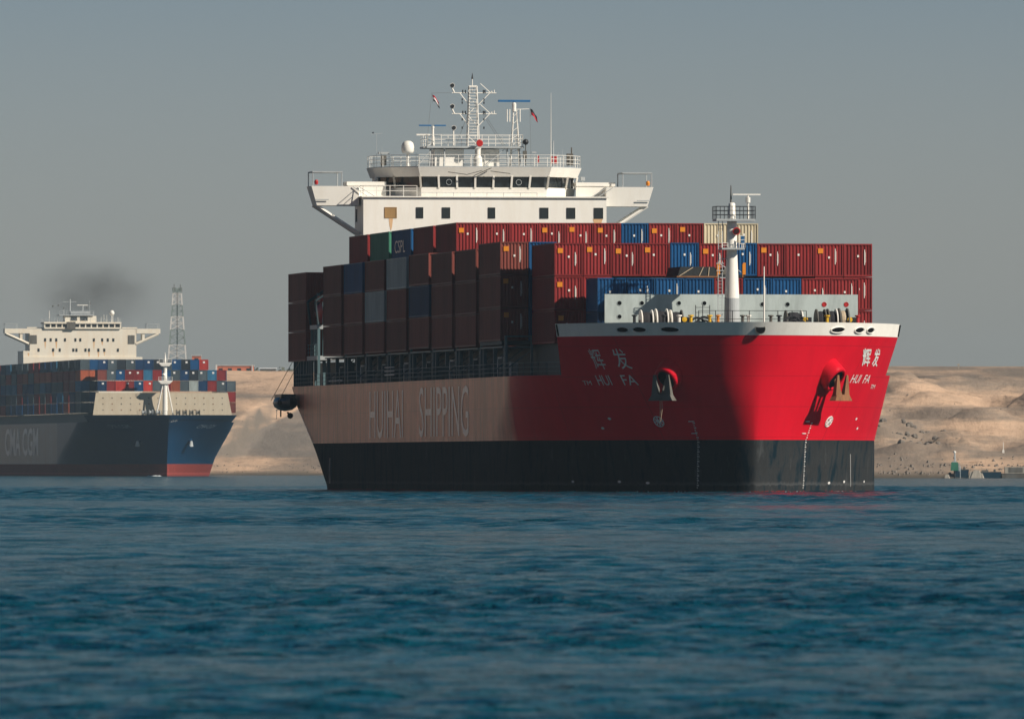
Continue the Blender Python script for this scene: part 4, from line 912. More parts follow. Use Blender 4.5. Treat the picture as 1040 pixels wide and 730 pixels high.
for k, (v, z, r_) in enumerate(((-3.9, 14.6, 0.75), (-3.3, 14.4, 0.8), (4.2, 14.6, 0.85), (4.9, 14.3, 0.8))):
    MB().path([(14.5+0.1*math.sin(a*3), v+r_*math.cos(a), 13.7+r_*1.25*math.sin(a)) for a in [math.pi*i/12 for i in range(13)]], 0.10, 5).build('cable_loop', M['darkrope'], ship)
    MB().path([(14.8, v+0.7*r_*math.cos(a), 13.6+r_*1.0*math.sin(a)) for a in [math.pi*i/12 for i in range(13)]], 0.08, 5).build('cable_loop', M['darkrope'], ship)
for v, c_ in ((-4.6, 'yellow'), (-3.0, 'yellow'), (-2.3, 'orange'), (-9.4, 'dark'), (-6.9, 'dark'), (-0.2, 'greyiron'), (0.3, 'white'), (2.2, 'greyiron'), (9.6, 'redpaint'), (2.9, 'dark'), (7.0, 'yellow'), (-5.6, 'white')):
    MB().tube((15.4, v, 13.06), (15.4, v, 14.75), 0.13, 8).lathe([(0, 0), (0.24, 0.03), (0.24, 0.14), (0, 0.16)], (15.4, v, 14.72), 'z', 10).build('bollard', M[c_], ship)

# containers on the red ship
G1 = 'containers stacked on the red ship'
Z = [12.65, 15.50, 18.35, 21.2]
def stk(uf, v, tier, col, label, marks=0, L=12.19, dz=0.0): place_container(ship, uf, v, Z[tier]+dz, L, col, label, G1, marks)
row_v = lambda i: -12.5+2.5*(i-1)       # eleven rows of the front stack
cols = ['dark red']*4+['blue', 'dark red', 'blue']+['dark red']*4
for i, c_ in enumerate(cols, 1):
    extra = {5: 'left of the foremast', 7: 'half behind the foremast'}.get(i, '')
    lab = f'{c_} container, {ORD[i]} from left in top row of the red ship\'s front stack'
    stk(0, row_v(i), 2, c_, lab, marks=1 if c_ == 'dark red' else 2, dz=0.05 if i in (5, 7) else 0)
for i, side_ in ((1, 'left'), (11, 'right')):
    for t, w_ in ((1, 'middle'), (0, 'bottom')):
        stk(0, row_v(i), t, 'dark red', f'dark red container at the {side_} end of the red ship\'s front stack, {w_} row', marks=1)
    stk(0, row_v(2 if i == 1 else 10), 1, 'dark red', f'dark red container one in from the {side_} end, behind the front blue row, red ship')
for i in range(2, 11): stk(0, row_v(i), 0, 'dark red', f'dark red container, {ORD[i]} from left in the bottom row of the red ship\'s front stack')
for i, c_ in enumerate(['blue', 'blue', 'blue', 'blue', 'dark red', 'blue', 'blue', 'dark red', 'dark red']):
    nm = 'blue' if c_ == 'blue' else 'dark red'
    cc = c_
    place_container(ship, 7.42, -10.0+2.5*i, 15.28, 6.06, cc, f'short {nm} container, {ORD[i+1]} from the left directly above the grey breakwater', G1, marks=2)
place_container(ship, 7.42, -10.0, 12.42, 6.06, 'navy blue', 'dark short container at the left end under the blue row beside the breakwater', G1, 0)
place_container(ship, 7.42, 10.0, 12.42, 6.06, 'dark red', 'dark red short container at the right end under the row above the breakwater', G1, 0)
# stacks down the shaded side; stack 1 is the one just behind the front stack
side_cols = {1: ['brown', 'brown', 'brown'], 2: ['brown', 'brown', 'brown'], 3: ['brown', 'brown', 'brown'], 4: ['brown', 'navy blue', 'brown'],
             5: ['brown', 'brown', 'grey'], 6: ['brown', 'grey', 'brown'], 7: ['brown', 'brown', 'blue'], 8: ['brown', 'brown', 'brown']}
tn = ['bottom', 'middle', 'third']
for k in range(1, 9):
    for t in range(3):
        cc = side_cols[k][t]; dz = {1: 0.35, 4: 0.12}.get(k, 0)
        stk(-k*P_, -15.0, t, cc,
            f'{cc} container, outermost, {tn[t]} tier, {ORD[k]} stack behind the red ship\'s front stack', marks=1 if k == 1 else 0, dz=dz)
for k in range(2, 9):
    for t in range(3): stk(-k*P_, -12.5, t, 'brown', f'brown container, second row inboard, {tn[t]} tier, {ORD[k]} stack behind the red ship\'s front stack')
for k in range(5, 9): stk(-k*P_, -10.0, 3, 'brown', f'brown container, second from left, topmost tier, {ORD[k]} stack behind the front one')
for t in range(3):
    stk(-P_, -12.5, t, 'blue', f'blue sliver of container behind the front stack\'s left end, {tn[t]} tier, red ship', marks=0, dz=0.35)
top_cols = {4: 'dark red', 5: 'dark red', 6: 'blue', 7: 'green', 8: 'dark red'}
for k, c_ in top_cols.items():
    stk(-k*P_, -12.5, 3, c_, f'{c_} container at left end of topmost tier, {ORD[k]} stack behind the front one', marks=1 if k == 4 else 0)
for i, c_ in enumerate(['dark red']*5+['blue', 'dark red', 'dark red', 'cream', 'cream'], 2):
    stk(-4*P_, -12.5+2.5*(i-1), 3, c_, f'{c_} container, {ORD[i]} from the left in the highest row below the white bridge', marks=1 if c_ == 'dark red' else 2)
o_ = None
for t in range(3):
    place_container(ship, -135.92, -15.0, 12.33+2.85*t, 12.19, 'brown', f'dark brown container in the {["bottom", "middle", "top"][t]} tier of the aftermost stack, behind the bridge', G1, 0)
hull_txt = None
# tall vertical lettering on the side of the blue top container
root = [o for o in COL.objects if o.get('label', '').startswith('blue container at left end of topmost')][0]
v_, f_ = text_mesh('CSPL', 0.0); xs_ = [p[0] for p in v_]; ys_ = [p[1] for p in v_]
mb = MB(); mb.add([(-4.0+6.6*(x-min(xs_))/(max(xs_)-min(xs_)), -1.235, 0.70+1.15*(y-min(ys_))/(max(ys_)-min(ys_))) for x, y in v_], f_); mb.build('lettering', M['faintletter'], root)
# flat racks with orange end posts above the short blue row
fr = empty('flat_rack', ship.matrix_world @ Vector((4.4, 0.25, 18.13)), ship.rotation_euler.z)
tag(fr, 'flat rack with two orange end posts, behind the foremast over the blue row', 'flat rack')
MB().box(-3, 3, -1.2, 1.2, 0, 0.25).build('rack_floor', M['dark'], fr)
for y in (-1.2, 1.0): MB().box(2.8, 3.0, y, y+0.22, 0.25, 1.25).box(2.8, 3.0, y-0.05, y+0.0, 0.0, 1.15).builds('end_post', M['orange'], fr)
MB().tube((2.9, -0.9, 1.1), (2.9, 0.4, 0.3), 0.05, 4).tube((2.9, 0.9, 0.4), (2.9, 0.1, 1.0), 0.04, 4).builds('rack_lashing', M['palegrey'], fr)
MB().prism([(-2.5, -0.8), (2.2, -0.7), (2.3, 0.6), (-2.5, 0.8)], 0.25, 0.85, [(-2.4, -0.5), (2.0, -0.4), (2.0, 0.4), (-2.4, 0.5)]).build('rack_cargo', M['greyiron'], fr)
tl = empty('dark_mass', ship.matrix_world @ Vector((4.4, -2.75, 18.13)), ship.rotation_euler.z)  # wide low dark block with rope lines across its front
tag(tl, 'wide dark tarpaulin lying left of the orange rack posts', 'covered cargo')
MB().prism([(-3, -1.65), (3, -1.65), (3, 1.75), (-3, 1.75)], 0.0, 0.9, [(-2.9, -1.45), (2.9, -1.35), (2.9, 1.6), (-2.9, 1.6)]).build('mass', M['darkmatte'], tl)
MB().tube((3.02, -1.5, 0.1), (2.95, -0.3, 0.85), 0.04, 4).tube((3.02, 0.2, 0.05), (2.95, 0.6, 0.88), 0.04, 4).tube((3.02, 1.0, 0.05), (2.95, 1.1, 0.88), 0.04, 4).builds('cargo_lashing', M['rope'], tl)
MB().box(-3.05, 3.05, -1.7, 1.8, 0.0, 0.12).build('load_floor', M['rust'], tl)

# ------------------------------------------------------------------ the navy container ship far behind
ship2 = empty('container_ship', (-94.836, 3285.0, 0), TH-math.pi/2)
tag(ship2, 'distant navy blue hulled container ship with pale bridge, at the left edge', 'ship', 'container ships')
bpy.context.view_layer.update()
hull2 = make_hull(H2, -3.0, 14.6, 16.5, M['hull2'], ship2, [-1.5, 0, 1.2, 2.4, 3.3, 5, 6.8, 8.6, 10.4, 12.2, 13.6, 14.6, 15.6, 16.5])
make_deck(H2, 14.55, -3.0, -269, M['darkteal'], ship2, 'main_deck'); make_deck(H2, 16.45, 16.9, -2.95, M['darkteal'], ship2, 'forecastle_deck')
hull_text(H2, 'CMA CGM', -187, -105, 5.6, 13.4, -1, M['faintletter'], hull2, off=0.05, bold=0.02)
strip(H2, 15.0, 15.25, -3.0, M['hull2'], ship2, 'rubbing_strake', 0.1, flare=0.12)
for side in (-1, 1):
    hull_text(H2, 'CMA CGM', *( (2, 8) if side < 0 else (9, 3)), 13.0, 13.9, side, M['faintletter'], hull2)
    c0 = hp(H2, 5.5, 9.6, side); nn = hn(H2, 5.5, 9.6, side)
    MB().tube(c0, c0+nn*0.5, 0.75, 12).build('anchor_bolster', M['hull2'], ship2)
    t = Vector((0, 0, 1)).cross(nn).normalized(); q = c0+nn*0.75+Vector((0, 0, -0.3))
    MB().hexa([q-t*0.8-nn*.2+Vector((0,0,-.7)), q+t*0.8-nn*.2+Vector((0,0,-.7)), q+t*0.8+nn*.2+Vector((0,0,-.7)), q-t*0.8+nn*.2+Vector((0,0,-.7))],
              [q-t*0.3-nn*.2+Vector((0,0,.7)), q+t*0.3-nn*.2+Vector((0,0,.7)), q+t*0.3+nn*.2+Vector((0,0,.7)), q-t*0.3+nn*.2+Vector((0,0,.7))]).build('anchor', M['palegrey'], ship2)
hull_text(H2, 'CGM', 16.0, 15.2, 14.6, 15.3, 1, M['letter'], hull2)
# buff breakwater plate, with rows of stud holes
bw2 = MB().hexa([(3.9, -19.3, 16.5), (4.3, -19.3, 16.5), (4.3, 18.6, 16.5), (3.9, 18.6, 16.5)], [(3.3, -18.4, 22.55), (3.7, -18.4, 22.55), (3.7, 17.5, 22.55), (3.3, 17.5, 22.55)]).build('breakwater', M['beige'], ship2)
rnd = random.Random(12)
studs = MB()
for v in np.arange(-16.5, 17, 2.5):
    for z in (17.9, 19.5, 21.1):
        u = 4.3-(z-16.5)/6.05*0.6
        MB().tube((u-0.05, v, z), (u+0.06, v, z), 0.17, 8).build('drain_hole', M['rust'] if rnd.random() < .3 else M['greyiron'], bw2)
# lattice-footed foremast
f2 = MB().lathe([(0.75, 16.5), (0.62, 24), (0.5, 30.0), (0.35, 30.4), (0.3, 31.6), (0.05, 33.4)], (7, 0.0, 0), 'z', 12).build('foremast', M['white'], ship2)
for v in (-2.4, 2.2): MB().tube((7.2, v, 16.5), (7.2, v*0.2, 25.5), 0.2, 6).build('mast_leg', M['white'], f2)
for z, h in ((25.6, 1.9), (30.4, 1.7)):
    MB().box(6.2, 8.0, -h, h, z, z+0.25).prism([(6.6, -h*0.6), (7.9, -h*0.6), (7.9, h*0.6), (6.6, h*0.6)], z-0.7, z, [(6.3, -h), (8, -h), (8, h), (6.3, h)]).rail([(8.0, -h, z+.25), (8.0, h, z+.25)], 0.9, 1.0, 0.05, 2).build('mast_platform', M['white'], f2)
MB().lathe([(0, -.5), (.45, -.2), (.5, .2), (0, .5)], (7.8, -0.4, 27.3), 'x', 10).build('signal_lamp', M['white'], f2)
# forecastle gear
for v in (-6.5, -4.6, -2.6, 2.8, 4.6, 6.4, 8.2):
    MB().lathe([(0.1, 0), (0.75, 0.02), (0.75, 0.15), (0.45, 0.2), (0.45, 0.9), (0.75, 0.95), (0.75, 1.1), (0.1, 1.12)], (8.5, v, 17.2), 'y', 12).build('mooring_winch', M['greyiron'] if v > 0 else M['palegrey'], ship2)
MB().rail([(10.5, -8, 16.5), (12.5, 0, 16.5), (10.5, 8, 16.5)], 1.1, 1.6, 0.05, 2).build('forecastle_railing', M['greyiron'], ship2)
# accommodation and bridge, far aft
UB = -180.0
a2 = MB().box(UB-14, UB, -17.0, 17.2, 14.6, 33.9).box(UB-12, UB-0.3, -15.1, 15.5, 33.9, 41.9).build('accommodation_block', M['rustywhite'], ship2)
a3 = MB().box(UB-14, UB-0.2, -17.0, -14.0, 33.9, 35.6).build('side_house', M['rustywhite'], ship2)
for z, vv in ((38.75, (-10.7, -9.1, -7.5, -5.0, -2.0, -0.6, 3.3, 5.7, 7.3, 8.9)), (35.85, (-12.6, -8.4, -6.5, -2.6, -1.7, 0.9, 1.9, 4.6, 6.3, 10.2))):
    for v in vv:
        MB().box(UB-0.31, UB-0.22, v-0.28, v+0.28, z-0.45, z+0.45).build('window', M['glass'], a2)
for side in (-1, 1):
    v1, v2, v3 = side*13.0, side*17.6, side*22.3
    wg = MB().hexa([(UB-4, v1, 40.6), (UB-0.2, v1, 40.6), (UB-0.2, v3, 40.6), (UB-4, v3, 40.6)], [(UB-4, v1, 41.95), (UB-0.2, v1, 41.95), (UB-0.2, v3, 41.95), (UB-4, v3, 41.95)])
    if side < 0: wg = MB().box(UB-4, UB-0.2, -22.3, -15.1, 40.6, 41.95)
    else: wg = MB().box(UB-4, UB-0.2, 15.5, 22.4, 40.6, 41.95)
    for uu in (UB-3.6, UB-0.5): wg.tube((uu, side*21.9, 40.5), (uu, side*15.4, 37.6), 0.42, 6)
    wg.box(UB-3.8, UB-0.4, *sorted((side*17.2, side*17.9)), 38.8, 40.6)
    wg = wg.build('bridge_wing', M['rustywhite'], ship2)
    MB().box(UB-0.29, UB-0.21, *sorted((side*13.1, side*15.0)), 37.6, 40.1).build('wing_recess', M['greyiron'], wg)
    fr = MB()
    for v in (22.1, 18.6): fr.tube((UB-0.4, side*v, 41.95), (UB-0.4, side*v, 43.35), 0.07, 4).tube((UB-3.8, side*v, 41.95), (UB-3.8, side*v, 43.35), 0.07, 4)
    fr.box(UB-3.9, UB-0.3, *sorted((side*18.5, side*22.2)), 43.25, 43.4).tube((UB-0.4, side*18.6, 42.6), (UB-0.4, side*22.1, 42.6), 0.05, 4); fr.build('awning_frame', M['palegrey'], wg)
    MB().box(UB-3.0, UB-1.0, *sorted((side*11.6, side*15.8)), 42.1, 42.35).build('wing_canopy', M['rustywhite'], wg)
M['ruststreak'] = paint('orange_rust_streak', (0.66, 0.40, 0.20), 0.8, 0.4, (0.7, 0.55, 0.38), scale=1.5)
def streak(par, u, v, z, w_, h_):
    MB().add([(u, v-w_, z), (u, v+w_, z), (u, v+w_*0.5, z-h_*0.7), (u, v, z-h_), (u, v-w_*0.6, z-h_*0.6)], [(0, 4, 3, 2, 1)]).build('rust_streak', M['ruststreak'], par)
for v, z, h_ in ((-10.7, 38.25, 2.2), (-7.5, 38.25, 2.3), (3.3, 38.25, 2.4), (5.7, 38.25, 1.2), (-8.4, 35.35, 1.6), (1.9, 35.35, 1.8), (4.6, 35.35, 2.0), (6.3, 35.35, 1.2), (-15.5, 35.0, 1.0)):
    streak(a2 if v > -14 else a3, UB-0.29 if v > -14 else UB-0.19, v, z, 0.26, h_)
for v, z, w_, h_ in ((-9.1, 25.85, 0.35, 1.2), (10.9, 25.85, 0.8, 1.0)): streak(blk, -127.985, v, z, w_*0.6, h_)
wh2 = MB().prism([(UB-8, -11.0), (UB+0.2, -11.0), (UB+0.2, 11.0), (UB-8, 11.0)], 41.9, 42.35).build('wheelhouse', M['rustywhite'], ship2)
MB().box(UB-7.9, UB+0.05, -10.8, 10.8, 42.35, 43.35).build('window_band', M['glass'], wh2)
MB().box(UB-8, UB+0.5, -11.1, 11.1, 43.35, 43.85).build('wheelhouse_roof', M['rustywhite'], wh2)
for i in range(14):
    v = -10.9+i*21.8/13; MB().box(UB+0.06, UB+0.18, v-0.18, v+0.18, 42.3, 43.38).build('window_post', M['rustywhite'], wh2)
MB().box(UB+0.22, UB+0.6, -4.6, -2.1, 41.9, 43.9).build('weather_screen', M['greyiron'], wh2)
MB().rail([(UB-7, -11, 43.85), (UB+0.3, -11, 43.85), (UB+0.3, 11, 43.85), (UB-7, 11, 43.85)], 1.0, 1.5, 0.05, 2).build('roof_railing', M['palegrey'], ship2)
MB().box(UB-6, UB-1, -4.9, 4.1, 43.85, 45.6).build('mast_house', M['rustywhite'], ship2)
MB().box(UB-0.99, UB-0.93, -3.3, -1.5, 44.2, 45.4).box(UB-0.99, UB-0.93, -0.6, 1.6, 44.2, 45.4).builds('mast_house_window', M['glass'], ship2)
MB().box(UB-6.5, UB-0.5, -6.6, 3.4, 45.7, 45.95).box(UB-6, UB-1.4, -3.2, 2.2, 45.95, 46.9).build('mast_platform', M['palegrey'], ship2)
MB().rail([(UB-0.6, -6.5, 45.95), (UB-0.6, 3.4, 45.95)], 1.1, 1.0, 0.05, 2).build('platform_railing', M['palegrey'], ship2)
m2 = MB().tube((UB-3, -3.3, 46), (UB-3, -3.3, 50.4), 0.22, 6).tube((UB-3, 0.4, 46), (UB-3, 0.4, 48.6), 0.2, 6).tube((UB-3, -5, 46), (UB-3, -5, 47.6), 0.1, 5).tube((UB-3, 2.4, 46), (UB-3, 2.4, 50), 0.08, 5).tube((UB-3, 3.4, 44), (UB-3, 3.4, 47), 0.08, 5)
m2.build('main_mast', M['palegrey'], ship2)
MB().tube((UB-3, -5.2, 49.6), (UB-3, -1.4, 49.6), 0.09, 5).tube((UB-3, -7.8, 48.6), (UB-3, -5.2, 49.6), 0.03, 4).build('mast_yard', M['palegrey'], ship2)
for v, z in ((-8.2, 48.4), (-6.6, 48.7), (-5.0, 47.8), (2.6, 49.3), (1.6, 48.0)): MB().lathe([(0, -.3), (.28, 0), (0, .3)], (UB-3, v, z), 'z', 8).build('signal_ball', M['greyiron'], ship2)
MB().box(UB-3.1, UB-2.9, -1.2, 1.9, 48.6, 48.8).build('radar_scanner', M['white'], ship2)
for v, h in ((-9.3, 3.2), (9.0, 2.4), (7.2, 2.0), (5.6, 1.5), (-7.0, 1.2), (10.4, 1.4), (6.4, 2.2)): MB().tube((UB-2, v, 43.85), (UB-2, v, 43.85+h), 0.09 if v < -9 else 0.05, 5).build('whip_aerial', M['white'], ship2)
d2 = MB().lathe([(0.0, 0.75), (0.4, 0.65), (0.72, 0.2), (0.72, -0.3), (0.4, -0.7), (0.0, -0.72)], (UB-2, 8.65, 46.5), 'z', 14).build('satellite_dome', M['white'], ship2, smooth=True)
MB().tube((UB-2, 8.65, 43.85), (UB-2, 8.65, 45.8), 0.12, 6).build('dome_post', M['white'], d2)
MB().box(UB-34, UB-24, -5, 5, 14.6, 43.0).build('funnel', M['greyiron'], ship2)
cm = MB().box(-264, -8, -19.0, 19.0, 14.56, 17.1).build('hatch_coaming', M['darkteal'], ship2)

# its containers
G2 = 'containers stacked on the navy ship'
rnd = random.Random(21)
Z2 = [17.15+2.92*i for i in range(7)]
pal_all = ['navy blue']*7+['blue']*4+['dark red']*5+['slate grey']*4+['brown']*2+['light blue']*2+['rust orange']+['grey']+['charcoal']*3
def c2(uf, v, t, col, label, L=12.19, mark=0):
    o = place_container(ship2, uf, v, Z2[t], L, col, label, G2, 0)
    if mark: 
        q = obj('logo_panel', LOGO, o); q.location = (L/2, rnd.uniform(-0.5, 0.5), 2.0)
    return o
LOGO = mesh_of(MB().box(-0.04, -0.01, -0.28, 0.28, -0.2, 0.3), 'logo_panel', M['letter'])
# two rows over the breakwater, right to left as seen: fifteen wide
rowA = ['navy blue', 'dark red', 'bright red', 'dark red', 'blue', 'bright red', 'slate grey', 'dark red', 'rust orange', 'slate grey', 'grey', 'navy blue', 'dark red', 'slate grey']
rowB = ['brown', 'slate grey', 'blue', 'dark red', 'dark red', 'light blue', 'dark red', 'blue', 'slate grey', 'navy blue', 'charcoal', 'slate grey', 'light blue', 'dark red']
for i in range(14):
    v = -16.25+2.5*i
    c2(0, v, 2, rowA[i], f'{rowA[i]} container, {ORD[i+1]} from left in the row just above the buff breakwater', 6.06, rnd.random() < .4)
    c2(0, v, 3, rowB[i], f'{rowB[i]} container, {ORD[i+1]} from left, second row up over the buff breakwater', 6.06, rnd.random() < .6)
# first long bay behind: full beam
rowC = ['slate grey', 'blue', 'navy blue', 'slate grey', 'charcoal', 'slate grey', 'navy blue', 'navy blue', 'charcoal', 'slate grey', 'blue', 'charcoal', 'blue', 'bright red', 'light blue', 'dark red']
for i, c_ in enumerate(rowC):
    v = -20.0+2.5*i
    if v < 14.5: c2(-7.6, v, 4, c_, f'{c_} container, {ORD[i+1]} from left in the top row of the navy ship', mark=rnd.random() < .6)
for j, v in enumerate((-20.0, -17.5)):
    for t in range(0, 4): 
        c_ = rnd.choice(pal_all) if t < 3 else 'rust orange'
        c2(-7.6, v, t, c_, f'{c_} container left of the breakwater, {["outer", "inner"][j]} column, tier {["one", "two", "three", "four"][t]} on navy ship')
for t in range(0, 4): c_ = rnd.choice(['dark red', 'slate grey', 'navy blue']); c2(-7.6, 17.5, t, c_, f'{c_} container, second column from the right end, tier {["one", "two", "three", "four"][t]}, navy ship')
for t in range(0, 3): c_ = ['brown', 'dark red', 'slate grey'][t]; c2(-7.6, 20.0, t, c_, f'{c_} container in the column at the right edge of navy ship, tier {["one", "two", "three"][t]}')
c2(-7.6, 15.0, 3, 'slate grey', 'slate grey container near the right end of the navy ship, third column in')
tops = {2: 5, 3: 5, 4: 5, 5: 5, 6: 5, 7: 5, 8: 5, 9: 5, 10: 5, 11: 5, 12: 5, 13: 5, 14: 5}
front_cols = {2: 'charcoal', 3: 'slate grey', 4: 'charcoal', 5: 'light blue', 6: 'navy blue', 7: 'navy blue', 8: 'dark red', 9: 'dark red', 10: 'slate grey', 11: 'slate grey', 12: 'charcoal', 13: 'light blue', 14: 'navy blue'}
tw = ['bottom', 'second', 'third', 'fourth', 'fifth', 'sixth']
for k in range(2, 15):
    n_ = tops[k]
    for t in range(n_):
        for j, v in enumerate((-20.0, -17.5)):
            if j == 1 and (t < 3 or k > 12): continue
            c_ = front_cols[k] if t == n_-1 else (rnd.choice(['dark red', 'rust orange', 'slate grey']) if t == n_-2 else rnd.choice(pal_all))
            c2(-7.6-13.95*(k-1), v, t, c_, f'{c_} container, {tw[t]} tier, {["outer", "inner"][j]} row, {ORD[k-1]} stack back on the navy ship', mark=(t >= n_-2 and rnd.random() < .5))
for k in range(15, 20):
    for t in range(5):
        if t < 3 and k > 16: continue
        c_ = rnd.choice(['navy blue', 'light blue', 'rust orange', 'slate grey', 'dark red'])
        c2(-7.6-13.95*(k-1), -20.0, t, c_, f'{c_} container, {tw[t]} tier, {ORD[k-14]} stack aft of the navy ship\'s bridge')
# foam at its stem
m = bpy.data.materials.new('foam'); n, l, p = nodes_of(m); p.inputs['Base Color'].default_value = (0.7, 0.74, 0.76, 1); p.inputs['Roughness'].default_value = 0.9
M['foam'] = m
def foam(name, pts, lab):
    mb = MB()
    r_ = random.Random(len(pts))
    for x, y, a, b_ in pts:
        v0 = [(x+a*math.cos(t_)*r_.uniform(.7, 1), y+b_*math.sin(t_)*r_.uniform(.7, 1), -0.05) for t_ in np.linspace(0, 6.28, 10)[:-1]]
        b0 = len(mb.v); mb.v += v0; mb.v.append((x, y, r_.uniform(0.15, 0.4))); mb.f += [(b0+i, b0+(i+1) % 9, b0+9) for i in range(9)]
    return tag(mb.build(name, M['foam'], None), lab, kind='stuff')
W2 = ship2.matrix_world
foam('bow_wave', [((W2 @ Vector((12-i*0.8, -2.2-i*0.25, 0))).x, (W2 @ Vector((12-i*0.8, -2.2-i*0.25, 0))).y, 0.9, 1.2) for i in range(9)], 'white bow wave at the stem of the navy ship')
# ------------------------------------------------------------------ things on the banks
def ground(x, y): return terrain_h(x, y)
# lattice transmission tower behind the navy ship
TX, TY = -129.7, 4700.0
tz = ground(TX, 4690)-0.5
tower = empty('radio_tower', (TX, TY, tz)); tag(tower, 'tall lattice tower banded white and green standing on the left skyline', 'tower')
top_z = 71.5-tz
def tw_w(z): return 3.9*(1-z/top_z)+1.45*(z/top_z)
bounds = [0, 8.0, 16.5, 24.5, 35.0, 46.0, 55.2, 61.5, 66.5, top_z]
colsT = ['palegrey', 'green_t', 'palegrey', 'green_t', 'white', 'green_t', 'white', 'green_t', 'white']
bounds = [top_z-f_ for f_ in (38, 30.3, 27.3, 21.6, 15.7, 10.6, 6.2, 1.6, -0.3)]
bounds = [0]+[b for b in bounds if b > 0.5]
M['green_t'] = paint('faded_green_tower_paint', (0.20, 0.25, 0.24), 0.7, 0.2); M['white_t'] = paint('faded_white_tower_paint', (0.60, 0.60, 0.58), 0.7, 0.2)
for i in range(len(bounds)-1):
    z0, z1 = bounds[i], bounds[i+1]; mb = MB()
    k = max(2, int((z1-z0)/2.6))
    for j in range(k):
        a, b_ = z0+(z1-z0)*j/k, z0+(z1-z0)*(j+1)/k; wa, wb_ = tw_w(a), tw_w(b_)
        A = [(sx_*wa, sy*wa, a) for sx_, sy in ((-1, -1), (1, -1), (1, 1), (-1, 1))]; B_ = [(sx_*wb_, sy*wb_, b_) for sx_, sy in ((-1, -1), (1, -1), (1, 1), (-1, 1))]
        for q in range(4):
            mb.tube(A[q], B_[q], 0.26, 4); mb.tube(A[q], B_[(q+1) % 4], 0.12, 4); mb.tube(A[(q+1) % 4], B_[q], 0.12, 4); mb.tube(B_[q], B_[(q+1) % 4], 0.14, 4)
        mb.tube((0, -wa*0.3, a), (0, -wb_*0.3, b_), 0.35, 4)
    isw = (len(bounds)-2-i) % 2 == 1
    mb.build('tower_section', M['white_t'] if isw else M['green_t'], tower)
for dx in (-1.2, 1.2):
    MB().tube((dx, 0, top_z), (dx, 0, top_z+1.9), 0.16, 5).box(dx-0.7, dx+0.7, -0.5, 0.5, top_z-1.0, top_z+0.6).build('tower_aerial', M['greyiron'], tower)
# orange building and red hut on the left plateau
def building(name, x0, x1, y, z0, z1, depth, wall, label, cat='building', roofm='palegrey', nwin=0):
    o = empty(name, ((x0+x1)/2, y, z0)); tag(o, label, cat); W_ = (x1-x0)/2; H_ = z1-z0
    MB().box(-W_, W_, 0, depth, -6, H_).build('wall', M[wall], o)
    MB().box(-W_-0.3, W_+0.3, -0.3, depth+0.3, H_, H_+0.35).build('roof', M[roofm], o)
    for i in range(nwin):
        xx = -W_+2*W_*(i+0.5)/nwin
        MB().box(xx-0.7, xx+0.7, -0.08, -0.005, H_*0.45, H_*0.8).build('window', M['glass'], o)
    return o
bo = building('long_building', -107.31, -93.92, 4400, 34.83, 39.30, 14, 'brick', 'long low orange building with pale flat roof on the left skyline', nwin=4)
MB().box(-6.9, -6.3, -0.35, -0.05, -4, 39.66-34.83).box(6.2, 6.6, -0.35, -0.05, -4, 39.66-34.83).builds('pilaster', M['white_t'], bo)
building('hut', -116.59, -113.36, 4420, 39.29, 43.06, 4, 'brick', 'small orange red rooftop hut showing above the navy ship\'s right hand containers', nwin=1)
bh = building('shed', -93.50, -87.66, 4500, 37.41, 39.05, 8, 'greyiron', 'low grey shed with bright white roof on the skyline left of red ship', roofm='foam')
rnd = random.Random(5)
m = bpy.data.materials.new('scrub_leaves'); n, l, p = nodes_of(m); p.inputs['Base Color'].default_value = (0.07, 0.075, 0.05, 1); p.inputs['Roughness'].default_value = 0.9; M['scrub'] = m
def scrub(x, y, z, w_, h_, label):
    mb = MB()
    for i in range(70):
        q = Vector((rnd.gauss(0, w_*0.4), rnd.gauss(0, 1.0), abs(rnd.gauss(0.4*h_, h_*0.35)))); s_ = rnd.uniform(0.25, 0.6)
        a = Vector((rnd.uniform(-1, 1), rnd.uniform(-1, 1), rnd.uniform(-1, 1))).normalized()*s_; b_ = a.orthogonal().normalized()*s_
        mb.add([q-a, q+b_, q+a, q-b_], [(0, 1, 2, 3)])
    o = mb.build('shrub', M['scrub']); o.location = (x, y, z); return tag(o, label, 'shrub', 'scrub along the skyline')
for x_, w_, lab in ((-84.15, 2.6, 'dark shrub right of the white roofed shed on the skyline'), (-80.18, 2.2, 'dark shrub at the skyline just left of the red ship\'s stern'), (-94.09, 1.2, 'small dark shrub between the orange building and the white roofed shed')):
    scrub(x_, 4450, 37.01, w_, 1.6, lab)
# green navigation beacon and moored craft on the right shore
BY = 2575.0
be = empty('navigation_beacon', (93.94, BY, 0)); tag(be, 'green navigation beacon with pale lantern on a post near the right shore', 'beacon')
MB().tube((0, 0, -1), (0, 0, 1.6), 0.16, 8).build('beacon_post', M['dark'], be)
MB().prism([(-0.85, -0.6), (0.85, -0.6), (0.85, 0.6), (-0.85, 0.6)], 1.6, 3.4, [(-0.7, -0.5), (0.7, -0.5), (0.7, 0.5), (-0.7, 0.5)]).build('beacon_body', M['green'], be)
MB().box(0.86, 1.05, -0.5, 0.5, 1.5, 3.2).tube((1.2, 0, -0.5), (1.2, 0, 2.6), 0.08, 5).build('beacon_ladder', M['palegrey'], be)
MB().box(-0.5, 0.5, -0.4, 0.4, 3.42, 3.6).tube((0, 0, 3.6), (0, 0, 5.3), 0.14, 6).tube((0.25, 0, 3.6), (0.15, 0, 5.0), 0.06, 5).build('lantern_bracket', M['palegrey'], be)
MB().lathe([(0, 0), (0.28, 0.05), (0.28, 0.4), (0, 0.55)], (0, 0, 5.3), 'z', 10).build('lantern', M['white'], be)
